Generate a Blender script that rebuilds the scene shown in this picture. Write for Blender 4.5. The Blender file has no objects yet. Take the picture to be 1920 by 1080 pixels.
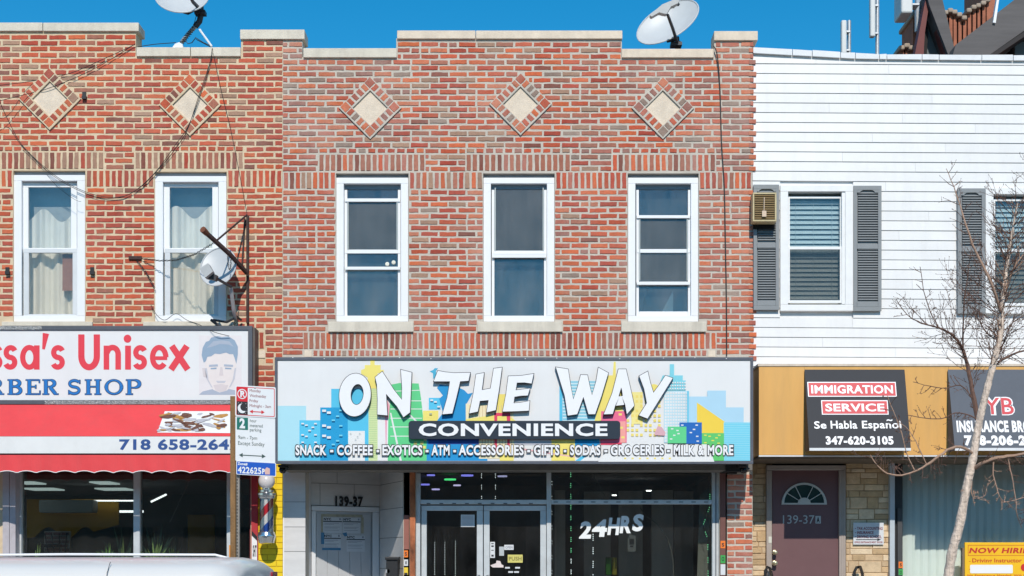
import bpy, math, random
from mathutils import Vector, Matrix
R = math.radians
rnd = random.Random(7)
SC = bpy.context.scene
COL = SC.collection

# ------------------------------------------------------------------ camera, sky, sun, exposure
S, CX, HY, CZ, D = 165.0, 974.0, 1050.0, 1.65, 16.0      # photo pixels per metre on the brick wall plane (y = 0), vanishing point, eye height, distance
cam_d = bpy.data.cameras.new('camera'); cam = bpy.data.objects.new('camera', cam_d); COL.objects.link(cam)
cam.location = (0, -D, CZ); cam.rotation_euler = (R(90), 0, 0)
cam_d.sensor_width = 36; cam_d.lens = 36 * D * S / 1920
cam_d.shift_x = (960 - CX) / 1920; cam_d.shift_y = (HY - 540) / 1920
cam_d.clip_end = 3000
SC.camera = cam
SUN_DIR = Vector((-0.05, 1, -0.81)).normalized()
elev = math.asin(-SUN_DIR.z)
wd = bpy.data.worlds.new('World'); SC.world = wd; wd.use_nodes = True
nt = wd.node_tree; nt.nodes.clear()
sky = nt.nodes.new('ShaderNodeTexSky'); sky.sky_type = 'NISHITA'; sky.sun_disc = False
sky.sun_elevation = elev; sky.sun_rotation = R(180) - math.atan2(0.05, 1)
sky.altitude = 800; sky.air_density = 1.15; sky.dust_density = 0.0; sky.ozone_density = 5.0
bg = nt.nodes.new('ShaderNodeBackground'); bg.inputs['Strength'].default_value = 0.115
gm = nt.nodes.new('ShaderNodeHueSaturation'); gm.inputs['Hue'].default_value = 0.486; gm.inputs['Saturation'].default_value = 1.36; gm.inputs['Value'].default_value = 1.06
wo = nt.nodes.new('ShaderNodeOutputWorld')
nt.links.new(sky.outputs[0], gm.inputs['Color']); nt.links.new(gm.outputs[0], bg.inputs[0]); nt.links.new(bg.outputs[0], wo.inputs[0])
sd = bpy.data.lights.new('sun', 'SUN'); sd.energy = 3.6; sd.angle = R(0.5); sd.color = (1.0, 0.93, 0.835)
sun = bpy.data.objects.new('sun', sd); COL.objects.link(sun); sun.location = (0, -20, 20)
sun.rotation_euler = SUN_DIR.to_track_quat('-Z', 'Y').to_euler()
SC.view_settings.view_transform = 'Standard'; SC.view_settings.look = 'None'
SC.view_settings.gamma = 1; SC.view_settings.use_curve_mapping = False; SC.view_settings.exposure = 0.14
try:
    SC.cycles.max_bounces = 8; SC.cycles.transparent_max_bounces = 16
except Exception: pass

# ------------------------------------------------------------------ helpers
def W(px, py, y=0.0):
    k = (D + y) / D / S
    return (px - CX) * k, y, CZ + (HY - py) * k
def lin(c):
    c = c / 255.0
    return c / 12.92 if c <= 0.04045 else ((c + 0.055) / 1.055) ** 2.4
def rgb(r, g, b, f=0.9):
    return (lin(r) * f, lin(g) * f, lin(b) * f)

MATS = {}
def mat(name, col, rough=0.7, var=0.06, scale=8.0, bump=0.0, bscale=60.0, metal=0.0, emit=None, isl=0.0, stretch=(1, 1, 1), coat=0.0, spec=0.5, dirt=0.0, haze=0.0, streak=0.0):
    if name in MATS: return MATS[name]
    m = bpy.data.materials.new(name); m.use_nodes = True; t = m.node_tree; N = t.nodes; L = t.links
    b = N['Principled BSDF']; b.inputs['Roughness'].default_value = rough; b.inputs['Metallic'].default_value = metal
    b.inputs['Specular IOR Level'].default_value = spec
    if coat: b.inputs['Coat Weight'].default_value = coat
    tc = N.new('ShaderNodeTexCoord'); mp = N.new('ShaderNodeMapping'); mp.inputs['Scale'].default_value = stretch
    geo = N.new('ShaderNodeNewGeometry'); L.new(geo.outputs['Position'], mp.inputs['Vector'])
    nz = N.new('ShaderNodeTexNoise'); nz.inputs['Scale'].default_value = scale; nz.inputs['Detail'].default_value = 6; nz.inputs['Roughness'].default_value = 0.65
    L.new(mp.outputs[0], nz.inputs['Vector'])
    hs = N.new('ShaderNodeHueSaturation'); hs.inputs['Color'].default_value = (*col, 1)
    mr = N.new('ShaderNodeMapRange'); mr.inputs['From Min'].default_value = 0.3; mr.inputs['From Max'].default_value = 0.7
    mr.inputs['To Min'].default_value = 1 - var; mr.inputs['To Max'].default_value = 1 + var
    L.new(nz.outputs[0], mr.inputs['Value']); last = mr.outputs[0]
    if isl:
        oi = N.new('ShaderNodeObjectInfo'); ad = N.new('ShaderNodeMath'); ad.operation = 'ADD'
        L.new(geo.outputs['Random Per Island'], ad.inputs[0]); L.new(oi.outputs['Random'], ad.inputs[1])
        fr = N.new('ShaderNodeMath'); fr.operation = 'FRACT'; L.new(ad.outputs[0], fr.inputs[0])
        m2 = N.new('ShaderNodeMapRange'); m2.inputs['To Min'].default_value = 1 - isl; m2.inputs['To Max'].default_value = 1 + isl
        L.new(fr.outputs[0], m2.inputs['Value']); mu = N.new('ShaderNodeMath'); mu.operation = 'MULTIPLY'
        L.new(last, mu.inputs[0]); L.new(m2.outputs[0], mu.inputs[1]); last = mu.outputs[0]
    L.new(last, hs.inputs['Value']); cout = hs.outputs[0]
    if dirt:
        n2 = N.new('ShaderNodeTexNoise'); n2.inputs['Scale'].default_value = 2.3; n2.inputs['Detail'].default_value = 8; n2.inputs['Roughness'].default_value = 0.75
        mp2 = N.new('ShaderNodeMapping'); mp2.inputs['Scale'].default_value = (1.6, 1.6, 0.7); L.new(geo.outputs['Position'], mp2.inputs['Vector']); L.new(mp2.outputs[0], n2.inputs['Vector'])
        r2 = N.new('ShaderNodeMapRange'); r2.inputs['From Min'].default_value = 0.5; r2.inputs['From Max'].default_value = 0.75; r2.inputs['To Max'].default_value = dirt
        L.new(n2.outputs[0], r2.inputs['Value']); mx = N.new('ShaderNodeMix'); mx.data_type = 'RGBA'
        L.new(r2.outputs[0], mx.inputs['Factor']); L.new(cout, mx.inputs['A']); mx.inputs['B'].default_value = (0.25, 0.21, 0.17, 1); cout = mx.outputs['Result']
    if streak:
        n5 = N.new('ShaderNodeTexNoise'); n5.inputs['Scale'].default_value = 1.0; n5.inputs['Detail'].default_value = 7; n5.inputs['Roughness'].default_value = 0.7
        mp5 = N.new('ShaderNodeMapping'); mp5.inputs['Scale'].default_value = (7, 7, .6); L.new(geo.outputs['Position'], mp5.inputs['Vector']); L.new(mp5.outputs[0], n5.inputs['Vector'])
        r5 = N.new('ShaderNodeMapRange'); r5.inputs['From Min'].default_value = 0.48; r5.inputs['From Max'].default_value = 0.8; r5.inputs['To Max'].default_value = streak
        L.new(n5.outputs[0], r5.inputs['Value']); mx5 = N.new('ShaderNodeMix'); mx5.data_type = 'RGBA'; L.new(r5.outputs[0], mx5.inputs['Factor']); L.new(cout, mx5.inputs['A']); mx5.inputs['B'].default_value = (0.16, 0.14, 0.12, 1); cout = mx5.outputs['Result']
    if haze:
        n4 = N.new('ShaderNodeTexNoise'); n4.inputs['Scale'].default_value = 1.1; n4.inputs['Detail'].default_value = 9; n4.inputs['Roughness'].default_value = 0.7
        L.new(geo.outputs['Position'], n4.inputs['Vector']); r4 = N.new('ShaderNodeMapRange'); r4.inputs['From Min'].default_value = 0.42; r4.inputs['From Max'].default_value = 0.72; r4.inputs['To Max'].default_value = haze
        L.new(n4.outputs[0], r4.inputs['Value']); mx4 = N.new('ShaderNodeMix'); mx4.data_type = 'RGBA'; L.new(r4.outputs[0], mx4.inputs['Factor']); L.new(cout, mx4.inputs['A']); mx4.inputs['B'].default_value = (0.56, 0.43, 0.36, 1); cout = mx4.outputs['Result']
    L.new(cout, b.inputs['Base Color'])
    if bump:
        n3 = N.new('ShaderNodeTexNoise'); n3.inputs['Scale'].default_value = bscale; n3.inputs['Detail'].default_value = 5; L.new(geo.outputs['Position'], n3.inputs['Vector'])
        bp = N.new('ShaderNodeBump'); bp.inputs['Strength'].default_value = bump; bp.inputs['Distance'].default_value = 0.01
        L.new(n3.outputs[0], bp.inputs['Height']); L.new(bp.outputs[0], b.inputs['Normal'])
    if emit is not None:
        b.inputs['Emission Color'].default_value = (*col, 1); b.inputs['Emission Strength'].default_value = emit
    MATS[name] = m
    return m
def glass_mat(name, tint=(0.85, 0.9, 0.9), refl=1.0, rough=0.0, dust=0.0):
    if name in MATS: return MATS[name]
    m = bpy.data.materials.new(name); m.use_nodes = True; t = m.node_tree; N = t.nodes; L = t.links; N.clear()
    out = N.new('ShaderNodeOutputMaterial'); mx = N.new('ShaderNodeMixShader'); tr = N.new('ShaderNodeBsdfTransparent'); gl = N.new('ShaderNodeBsdfGlossy')
    tr.inputs['Color'].default_value = (*tint, 1); gl.inputs['Roughness'].default_value = rough; gl.inputs['Color'].default_value = (1, 1, 1, 1)
    fr = N.new('ShaderNodeFresnel'); fr.inputs['IOR'].default_value = 1.5
    mu = N.new('ShaderNodeMath'); mu.operation = 'MULTIPLY'; mu.inputs[1].default_value = refl; mu.use_clamp = True
    L.new(fr.outputs[0], mu.inputs[0]); L.new(mu.outputs[0], mx.inputs[0]); L.new(tr.outputs[0], mx.inputs[1]); L.new(gl.outputs[0], mx.inputs[2])
    last = mx.outputs[0]
    if dust:
        df = N.new('ShaderNodeBsdfDiffuse'); df.inputs['Color'].default_value = (0.5, 0.5, 0.5, 1); m2 = N.new('ShaderNodeMixShader')
        nz = N.new('ShaderNodeTexNoise'); nz.inputs['Scale'].default_value = 3; nz.inputs['Detail'].default_value = 8
        r2 = N.new('ShaderNodeMapRange'); r2.inputs['From Min'].default_value = 0.35; r2.inputs['From Max'].default_value = 0.75; r2.inputs['To Max'].default_value = dust
        L.new(nz.outputs[0], r2.inputs['Value']); L.new(r2.outputs[0], m2.inputs[0]); L.new(last, m2.inputs[1]); L.new(df.outputs[0], m2.inputs[2]); last = m2.outputs[0]
    L.new(last, out.inputs[0]); MATS[name] = m
    return m

def root_loc(o):
    while o.parent: o = o.parent
    return Vector(o.location)
def setp(o, label=None, cat=None, group=None, kind=None):
    if label: o['label'] = label
    if cat: o['category'] = cat
    if group: o['group'] = group
    if kind: o['kind'] = kind
def thing(name, label, cat, loc, group=None):
    o = bpy.data.objects.new(name, None); COL.objects.link(o); o.location = loc; o.empty_display_size = 0.2
    setp(o, label, cat, group); return o

WARP = None
class MB:
    def __init__(s): s.v = []; s.f = []; s.m = []
    def add(s, vs, fs, m=0):
        b = len(s.v); s.v += [tuple(p) for p in vs]
        for f in fs: s.f.append(tuple(b + i for i in f)); s.m.append(m)
        return s
    def poly(s, pts, m=0): return s.add(pts, [tuple(range(len(pts)))], m)
    def box3(s, x0, x1, y0, y1, z0, z1, m=0):
        if x0 > x1: x0, x1 = x1, x0
        if y0 > y1: y0, y1 = y1, y0
        if z0 > z1: z0, z1 = z1, z0
        return s.add([(x0,y0,z0),(x1,y0,z0),(x1,y1,z0),(x0,y1,z0),(x0,y0,z1),(x1,y0,z1),(x1,y1,z1),(x0,y1,z1)],
                     [(0,1,5,4),(1,2,6,5),(2,3,7,6),(3,0,4,7),(4,5,6,7),(0,3,2,1)], m)
    def pbox(s, px0, py0, px1, py1, yf=0.0, dep=0.05, m=0):
        a = W(px0, py1, yf); b = W(px1, py0, yf)
        return s.box3(a[0], b[0], yf, yf + dep, a[2], b[2], m)
    def frame(s, px0, py0, px1, py1, t, yf=0.0, dep=0.05, m=0, tb=None):       # picture frame, butt joined
        tb = tb or t
        s.pbox(px0, py0, px1, py0 + tb, yf, dep, m); s.pbox(px0, py1 - tb, px1, py1, yf, dep, m)
        s.pbox(px0, py0 + tb, px0 + t, py1 - tb, yf, dep, m); s.pbox(px1 - t, py0 + tb, px1, py1 - tb, yf, dep, m); return s
    def prism(s, pp, yf=0.0, dep=0.02, m=0, ms=None, sheet=False):
        p = [W(a, b, yf) for a, b in pp]; n = len(p)
        if sheet: return s.add(p, [tuple(range(n))], m)
        s.add(p, [tuple(range(n))], m)
        q = [(x, y + dep, z) for x, y, z in p]
        s.add(p + q, [(i, n + i, n + (i + 1) % n, (i + 1) % n) for i in range(n)] + [tuple(range(2 * n - 1, n - 1, -1))], m if ms is None else ms)
        return s
    def ring(s, outer, inner, yf, dep, m=0, ms=None):                            # equal-length outlines
        n = len(outer); ms = m if ms is None else ms
        o = [W(a, b, yf) for a, b in outer]; i_ = [W(a, b, yf) for a, b in inner]
        s.add(o + i_, [(i, (i + 1) % n, n + (i + 1) % n, n + i) for i in range(n)], m)
        ob = [(x, y + dep, z) for x, y, z in o]; ib = [(x, y + dep, z) for x, y, z in i_]
        s.add(o + ob, [(i, n + i, n + (i + 1) % n, (i + 1) % n) for i in range(n)], ms)
        s.add(i_ + ib, [(i, (i + 1) % n, n + (i + 1) % n, n + i) for i in range(n)], ms); return s
    def tube(s, pts, r, n=6, m=0, cap=True):
        pts = [Vector(p) for p in pts]; k = len(pts)
        rs = r if isinstance(r, (list, tuple)) else [r] * k
        base = len(s.v); up = None
        for i, p in enumerate(pts):
            d = (pts[min(i + 1, k - 1)] - pts[max(i - 1, 0)])
            if d.length < 1e-9: d = Vector((0, 0, 1))
            d.normalize()
            if up is None: up = d.orthogonal().normalized()
            else:
                up = up - d * up.dot(d)
                up = up.normalized() if up.length > 1e-6 else d.orthogonal().normalized()
            bi = d.cross(up)
            for j in range(n):
                a = 2 * math.pi * j / n
                s.v.append(tuple(p + (up * math.cos(a) + bi * math.sin(a)) * rs[i]))
        for i in range(k - 1):
            for j in range(n):
                s.f.append((base + i*n + j, base + i*n + (j+1) % n, base + (i+1)*n + (j+1) % n, base + (i+1)*n + j)); s.m.append(m)
        if cap:
            s.f.append(tuple(base + j for j in range(n))[::-1]); s.m.append(m)
            s.f.append(tuple(base + (k-1)*n + j for j in range(n))); s.m.append(m)
        return s
    def lathe(s, c, prof, n=24, m=0, axis=None):
        c = Vector(c); q = Vector((0, 0, 1)).rotation_difference(Vector(axis).normalized()) if axis is not None else None
        base = len(s.v)
        for r_, z in prof:
            for j in range(n):
                a = 2 * math.pi * j / n; p = Vector((r_ * math.cos(a), r_ * math.sin(a), z))
                if q: p = q @ p
                s.v.append(tuple(c + p))
        for i in range(len(prof) - 1):
            for j in range(n):
                s.f.append((base + i*n + j, base + i*n + (j+1) % n, base + (i+1)*n + (j+1) % n, base + (i+1)*n + j)); s.m.append(m)
        return s
    def ball(s, c, r_, n=16, m=0, sz=1.0):
        return s.lathe(c, [(max(1e-4, r_ * math.sin(math.pi * i / (n // 2))), -r_ * sz * math.cos(math.pi * i / (n // 2))) for i in range(n // 2 + 1)], n, m)
    def text(s, txt, px0, py0, px1, py1, y, m=0, off=0.0, ext=0.0, shear=0.0, warp=None, slope=0.0):
        vs, fs = glyphs(txt, off, ext > 0)
        xs = [v[0] for v in vs]; ys = [v[1] for v in vs]
        x0, x1, y0, y1 = min(xs), max(xs), min(ys), max(ys); out = []
        for vx, vy, vz in vs:
            u = (vx - x0) / (x1 - x0); w = (vy - y0) / (y1 - y0)
            px = px0 + u * (px1 - px0) + shear * (w - 0.5) * (py1 - py0); py = py1 + w * (py0 - py1) + slope * (u * (px1 - px0))
            if warp: px, py = warp(px, py)
            X, Y, Z = W(px, py, y); out.append((X, Y - (ext if vz > 0 else 0), Z))
        return s.add(out, fs, m)
    def mesh(s, name, mats, off):
        if WARP: s.v = [WARP(p) for p in s.v]
        me = bpy.data.meshes.new(name)
        me.from_pydata([(x - off[0], y - off[1], z - off[2]) for x, y, z in s.v], [], s.f)
        for mm in (mats if isinstance(mats, (list, tuple)) else [mats]): me.materials.append(mm)
        me.polygons.foreach_set('material_index', s.m); me.update(); return me

_gl = {}
def glyphs(txt, off, ext):
    key = (txt, off, ext)
    if key in _gl: return _gl[key]
    c = bpy.data.curves.new('lettering', 'FONT'); c.body = txt; c.size = 1; c.offset = off; c.resolution_u = 3
    if ext: c.extrude = 0.01
    if off > 0: c.space_character = 1 + off * 2.2
    o = bpy.data.objects.new('lettering', c); COL.objects.link(o); bpy.context.view_layer.update()
    me = bpy.data.meshes.new_from_object(o.evaluated_get(bpy.context.evaluated_depsgraph_get()))
    r = ([tuple(v.co) for v in me.vertices], [tuple(p.vertices) for p in me.polygons])
    bpy.data.objects.remove(o); bpy.data.curves.remove(c); bpy.data.meshes.remove(me)
    _gl[key] = r; return r

def part(parent, name, mb, mats, smooth=False, bevel=0.0, label=None, kind=None):
    off = root_loc(parent); o = bpy.data.objects.new(name, mb.mesh(name, mats, off)); COL.objects.link(o); o.parent = parent
    fin(o, smooth, bevel); setp(o, label, None, None, kind); return o
def solo(name, label, cat, mb, mats, loc, smooth=False, bevel=0.0, group=None, kind=None):
    o = bpy.data.objects.new(name, mb.mesh(name, mats, loc)); COL.objects.link(o); o.location = loc
    fin(o, smooth, bevel); setp(o, label, cat, group, kind); return o
def fin(o, smooth, bevel):
    if smooth:
        o.data.shade_smooth()
        try: o.data.set_sharp_from_angle(angle=R(40))
        except Exception: pass
    if bevel:
        b = o.modifiers.new('edge', 'BEVEL'); b.width = bevel; b.segments = 2; b.limit_method = 'ANGLE'; b.harden_normals = False

def grid_wall(mb, rects, holes, y0, y1, m=0):
    xs = sorted({round(a, 5) for r in rects + holes for a in (r[0], r[2])}); zs = sorted({round(a, 5) for r in rects + holes for a in (r[1], r[3])})
    def ins(x, z, r): return r[0] < x < r[2] and r[1] < z < r[3]
    fl = {}
    for i in range(len(xs) - 1):
        for j in range(len(zs) - 1):
            cx, cz = (xs[i] + xs[i+1]) / 2, (zs[j] + zs[j+1]) / 2
            if any(ins(cx, cz, r) for r in rects) and not any(ins(cx, cz, r) for r in holes): fl[i, j] = 1
    for (i, j) in fl:
        a, b, c, d = xs[i], xs[i+1], zs[j], zs[j+1]
        mb.add([(a,y0,c),(b,y0,c),(b,y0,d),(a,y0,d)], [(0,1,2,3)], m); mb.add([(a,y1,c),(b,y1,c),(b,y1,d),(a,y1,d)], [(3,2,1,0)], m)
        if (i-1, j) not in fl: mb.add([(a,y0,c),(a,y0,d),(a,y1,d),(a,y1,c)], [(0,1,2,3)], m)
        if (i+1, j) not in fl: mb.add([(b,y0,c),(b,y1,c),(b,y1,d),(b,y0,d)], [(0,1,2,3)], m)
        if (i, j-1) not in fl: mb.add([(a,y0,c),(a,y1,c),(b,y1,c),(b,y0,c)], [(0,1,2,3)], m)
        if (i, j+1) not in fl: mb.add([(a,y0,d),(b,y0,d),(b,y1,d),(a,y1,d)], [(0,1,2,3)], m)
def PR(px0, py0, px1, py1, y=0):                                             # pixel rect -> (x0, z0, x1, z1)
    a = W(px0, py1, y); b = W(px1, py0, y); return (a[0], a[2], b[0], b[2])
def ell(cx, cy, rx, ry, n=28, tilt=0.0):
    c, s_ = math.cos(tilt), math.sin(tilt)
    return [(cx + rx*math.cos(t)*c - ry*math.sin(t)*s_, cy + rx*math.cos(t)*s_ + ry*math.sin(t)*c) for t in [2*math.pi*i/n for i in range(n)]]
def rrect(x0, y0, x1, y1, r, n=4):
    o = []
    for cx, cy, a in ((x1-r, y0+r, -90), (x1-r, y1-r, 0), (x0+r, y1-r, 90), (x0+r, y0+r, 180)):
        for i in range(n + 1):
            t = R(a + 90 * i / n); o.append((cx + r*math.cos(t), cy + r*math.sin(t)))
    return o
def grow(pp, d):
    n = len(pp); area = sum(pp[i][0]*pp[(i+1)%n][1] - pp[(i+1)%n][0]*pp[i][1] for i in range(n)); sg = 1 if area > 0 else -1; o = []
    for i in range(n):
        a, b, c = pp[i-1], pp[i], pp[(i+1) % n]
        e1 = Vector((b[0]-a[0], b[1]-a[1])).normalized(); e2 = Vector((c[0]-b[0], c[1]-b[1])).normalized()
        n1 = Vector((e1.y, -e1.x)) * sg; n2 = Vector((e2.y, -e2.x)) * sg; h = (n1 + n2)
        h = h.normalized() if h.length > 1e-3 else n1
        o.append((b[0] + h.x * d / max(0.45, h.dot(n1)), b[1] + h.y * d / max(0.45, h.dot(n1))))
    return o

# ------------------------------------------------------------------ materials
mortar_l = mat('mortar_cream', rgb(232, 209, 176, 0.80), 0.95, 0.12, 5, 0.6, 90, dirt=0.25)
mortar_c = mat('mortar_grey', rgb(214, 204, 190, 0.80), 0.95, 0.12, 5, 0.6, 90, dirt=0.2)
mortar_d = mat('mortar_dark', rgb(150, 140, 130, 0.6), 0.95, 0.1, 5, 0.6, 90)
CENS = ('brick_red', 'brick_salmon', 'brick_rose', 'brick_plum', 'brick_ash', 'brick_orange')
def bm(n, r, g, b): return mat(n, rgb(min(255, r * 1.04 + 4), g * 1.02 + 7, b * 1.02 + 9, 0.80), 0.88, 0.15, 22, 0.7, 120, isl=0.14, streak=.22, haze=.50 if n in CENS else .20)
LEFT_PAL = [(bm('brick_orange_red', 196, 84, 50), 34), (bm('brick_deep_red', 178, 70, 48), 26), (bm('brick_rust', 206, 98, 54), 16), (bm('brick_mauve', 172, 104, 80), 11), (bm('brick_brown', 136, 74, 58), 9), (bm('brick_tan', 172, 132, 106), 6)]
CEN_PAL = [(bm('brick_red', 188, 88, 60), 28), (bm('brick_salmon', 202, 112, 76), 19), (bm('brick_rose', 178, 98, 78), 19), (bm('brick_plum', 156, 102, 88), 14), (bm('brick_ash', 150, 126, 110), 9), (bm('brick_orange', 206, 104, 60), 12)]
limestone = mat('limestone', rgb(236, 226, 208, 0.78), 0.85, 0.09, 6, 0.35, 60, dirt=0.28, streak=.3)
limestone_w = mat('limestone_warm', rgb(238, 220, 198, 0.82), 0.85, 0.12, 7, 0.35, 60, dirt=0.2, streak=.15)
white_paint = mat('white_vinyl', (0.78, 0.79, 0.8), 0.45, 0.02, 5)
old_white = mat('old_white_paint', (0.72, 0.73, 0.74), 0.55, 0.06, 9, dirt=0.15)
alu = mat('aluminium', (0.58, 0.61, 0.62), 0.42, 0.08, 9, metal=0.25, dirt=0.2)
screen_mesh = mat('insect_screen', (0.084, 0.078, 0.066), 0.9, 0.05, 60)
backing_blue = mat('blue_grey_backing', (0.088, 0.102, 0.098), 0.85, 0.1, 4)
dark_room = mat('dark_room_paint', (0.03, 0.03, 0.032), 0.9, 0.3, 3)
black_steel = mat('black_steel', (0.012, 0.012, 0.013), 0.5, 0.2, 20)
dark_frame = mat('charcoal_metal', rgb(84, 88, 96), 0.45, 0.1, 15)
glass = glass_mat('window_glass', (0.82, 0.88, 0.9), 1.3)
glass_store = glass_mat('shop_glass', (0.78, 0.80, 0.78), 2.0, 0, .03)
rust = mat('rusty_steel', rgb(120, 72, 50), 0.85, 0.45, 14, 0.5, 60)
galv = mat('galvanised_steel', (0.45, 0.46, 0.47), 0.45, 0.15, 20, metal=0.5)
cable_m = mat('black_cable', (0.012, 0.012, 0.012), 0.6, 0.1)
roof_tar = mat('roof_felt', (0.06, 0.06, 0.06), 0.95, 0.2, 3)
# ------------------------------------------------------------------ the setting
def sheet(name, x0, x1, y0, y1, z0, z1, m):
    b = MB().box3(x0, x1, y0, y1, z0, z1); o = solo(name, None, None, b, m, (0, 0, z0)); o['kind'] = 'structure'; return o
concrete = mat('pavement_concrete', (0.36, 0.345, 0.32), 0.9, 0.14, 3, 0.3, 80, dirt=0.3)
asphalt = mat('asphalt', (0.055, 0.055, 0.057), 0.9, 0.25, 30, 0.5, 150)
sheet('ground', -400, 400, -400, 400, -1.0, -0.14, mat('bare_ground', (0.14, 0.13, 0.12), 0.95, 0.2, 0.3))
sheet('road', -200, 200, -24.5, -5.45, -0.139, -0.12, asphalt)
sheet('kerb', -200, 200, -5.45, -5.3, -0.139, 0.0, mat('kerb_stone', (0.33, 0.33, 0.32), 0.85, 0.12, 5))
sheet('pavement', -200, 200, -5.3, 0.6, -0.139, 0.0, concrete)
b = MB()
for k in range(-40, 40): b.box3(k * 3.0, k * 3.0 + 1.6, -14.9, -14.78, -0.1199, -0.116)
o = solo('road_marking', None, None, b, mat('road_paint', (0.7, 0.7, 0.66), 0.7, 0.2, 20), (0, 0, 0)); o['kind'] = 'structure'

# ------------------------------------------------------------------ brick facades
BT = 0.007
def brick_geo(w, h, rg):
    j = lambda a: rg.uniform(-a, a)
    hw, hh = w / 2, h / 2; n = [(-hw, -hh), (-hw*.45, -hh), (0, -hh), (hw*.5, -hh), (hw, -hh), (hw, hh), (hw*.5, hh), (0, hh), (-hw*.5, hh), (-hw, hh)]
    if w < h: n = [(-hw, -hh), (hw, -hh), (hw, -hh*.45), (hw, 0), (hw, hh*.5), (hw, hh), (-hw, hh), (-hw, hh*.5), (-hw, 0), (-hw, -hh*.5)]
    o = [(a + j(.0028), c + j(.0028)) for a, c in n]; k = len(o); t = BT * .85 + j(.0025)
    vs = [(a*(1 - .004/hw), -t, c*(1 - .003/hh)) for a, c in o] + [(a, -t + .004, c) for a, c in o] + [(a, 0.003, c) for a, c in o]
    fs = [tuple(range(k))] + [(i, k+i, k+(i+1)%k, (i+1)%k) for i in range(k)] + [(k+i, 2*k+i, 2*k+(i+1)%k, k+(i+1)%k) for i in range(k)]
    return vs, fs
_bmesh = {}
def shared_brick(w, h, mi, pal, tag, off):
    v = rnd.randrange(4); key = (tag, mi, v)
    if key not in _bmesh:
        vs, fs = brick_geo(w, h, random.Random(v * 31 + mi)); b = MB().add(vs, fs); _bmesh[key] = b.mesh('brick', pal[mi][0], (0, 0, 0))
    return _bmesh[key]
def pick(pal, py=200):
    wt = [p[1] for p in pal]
    if py > 355: wt = [wt[0] * 1.5, wt[1] * 1.6, wt[2], wt[3] * .4, wt[4] * .4, wt[5] * (.35 if pal is LEFT_PAL else 1.3)]
    return rnd.choices(range(len(pal)), wt)[0]
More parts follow.
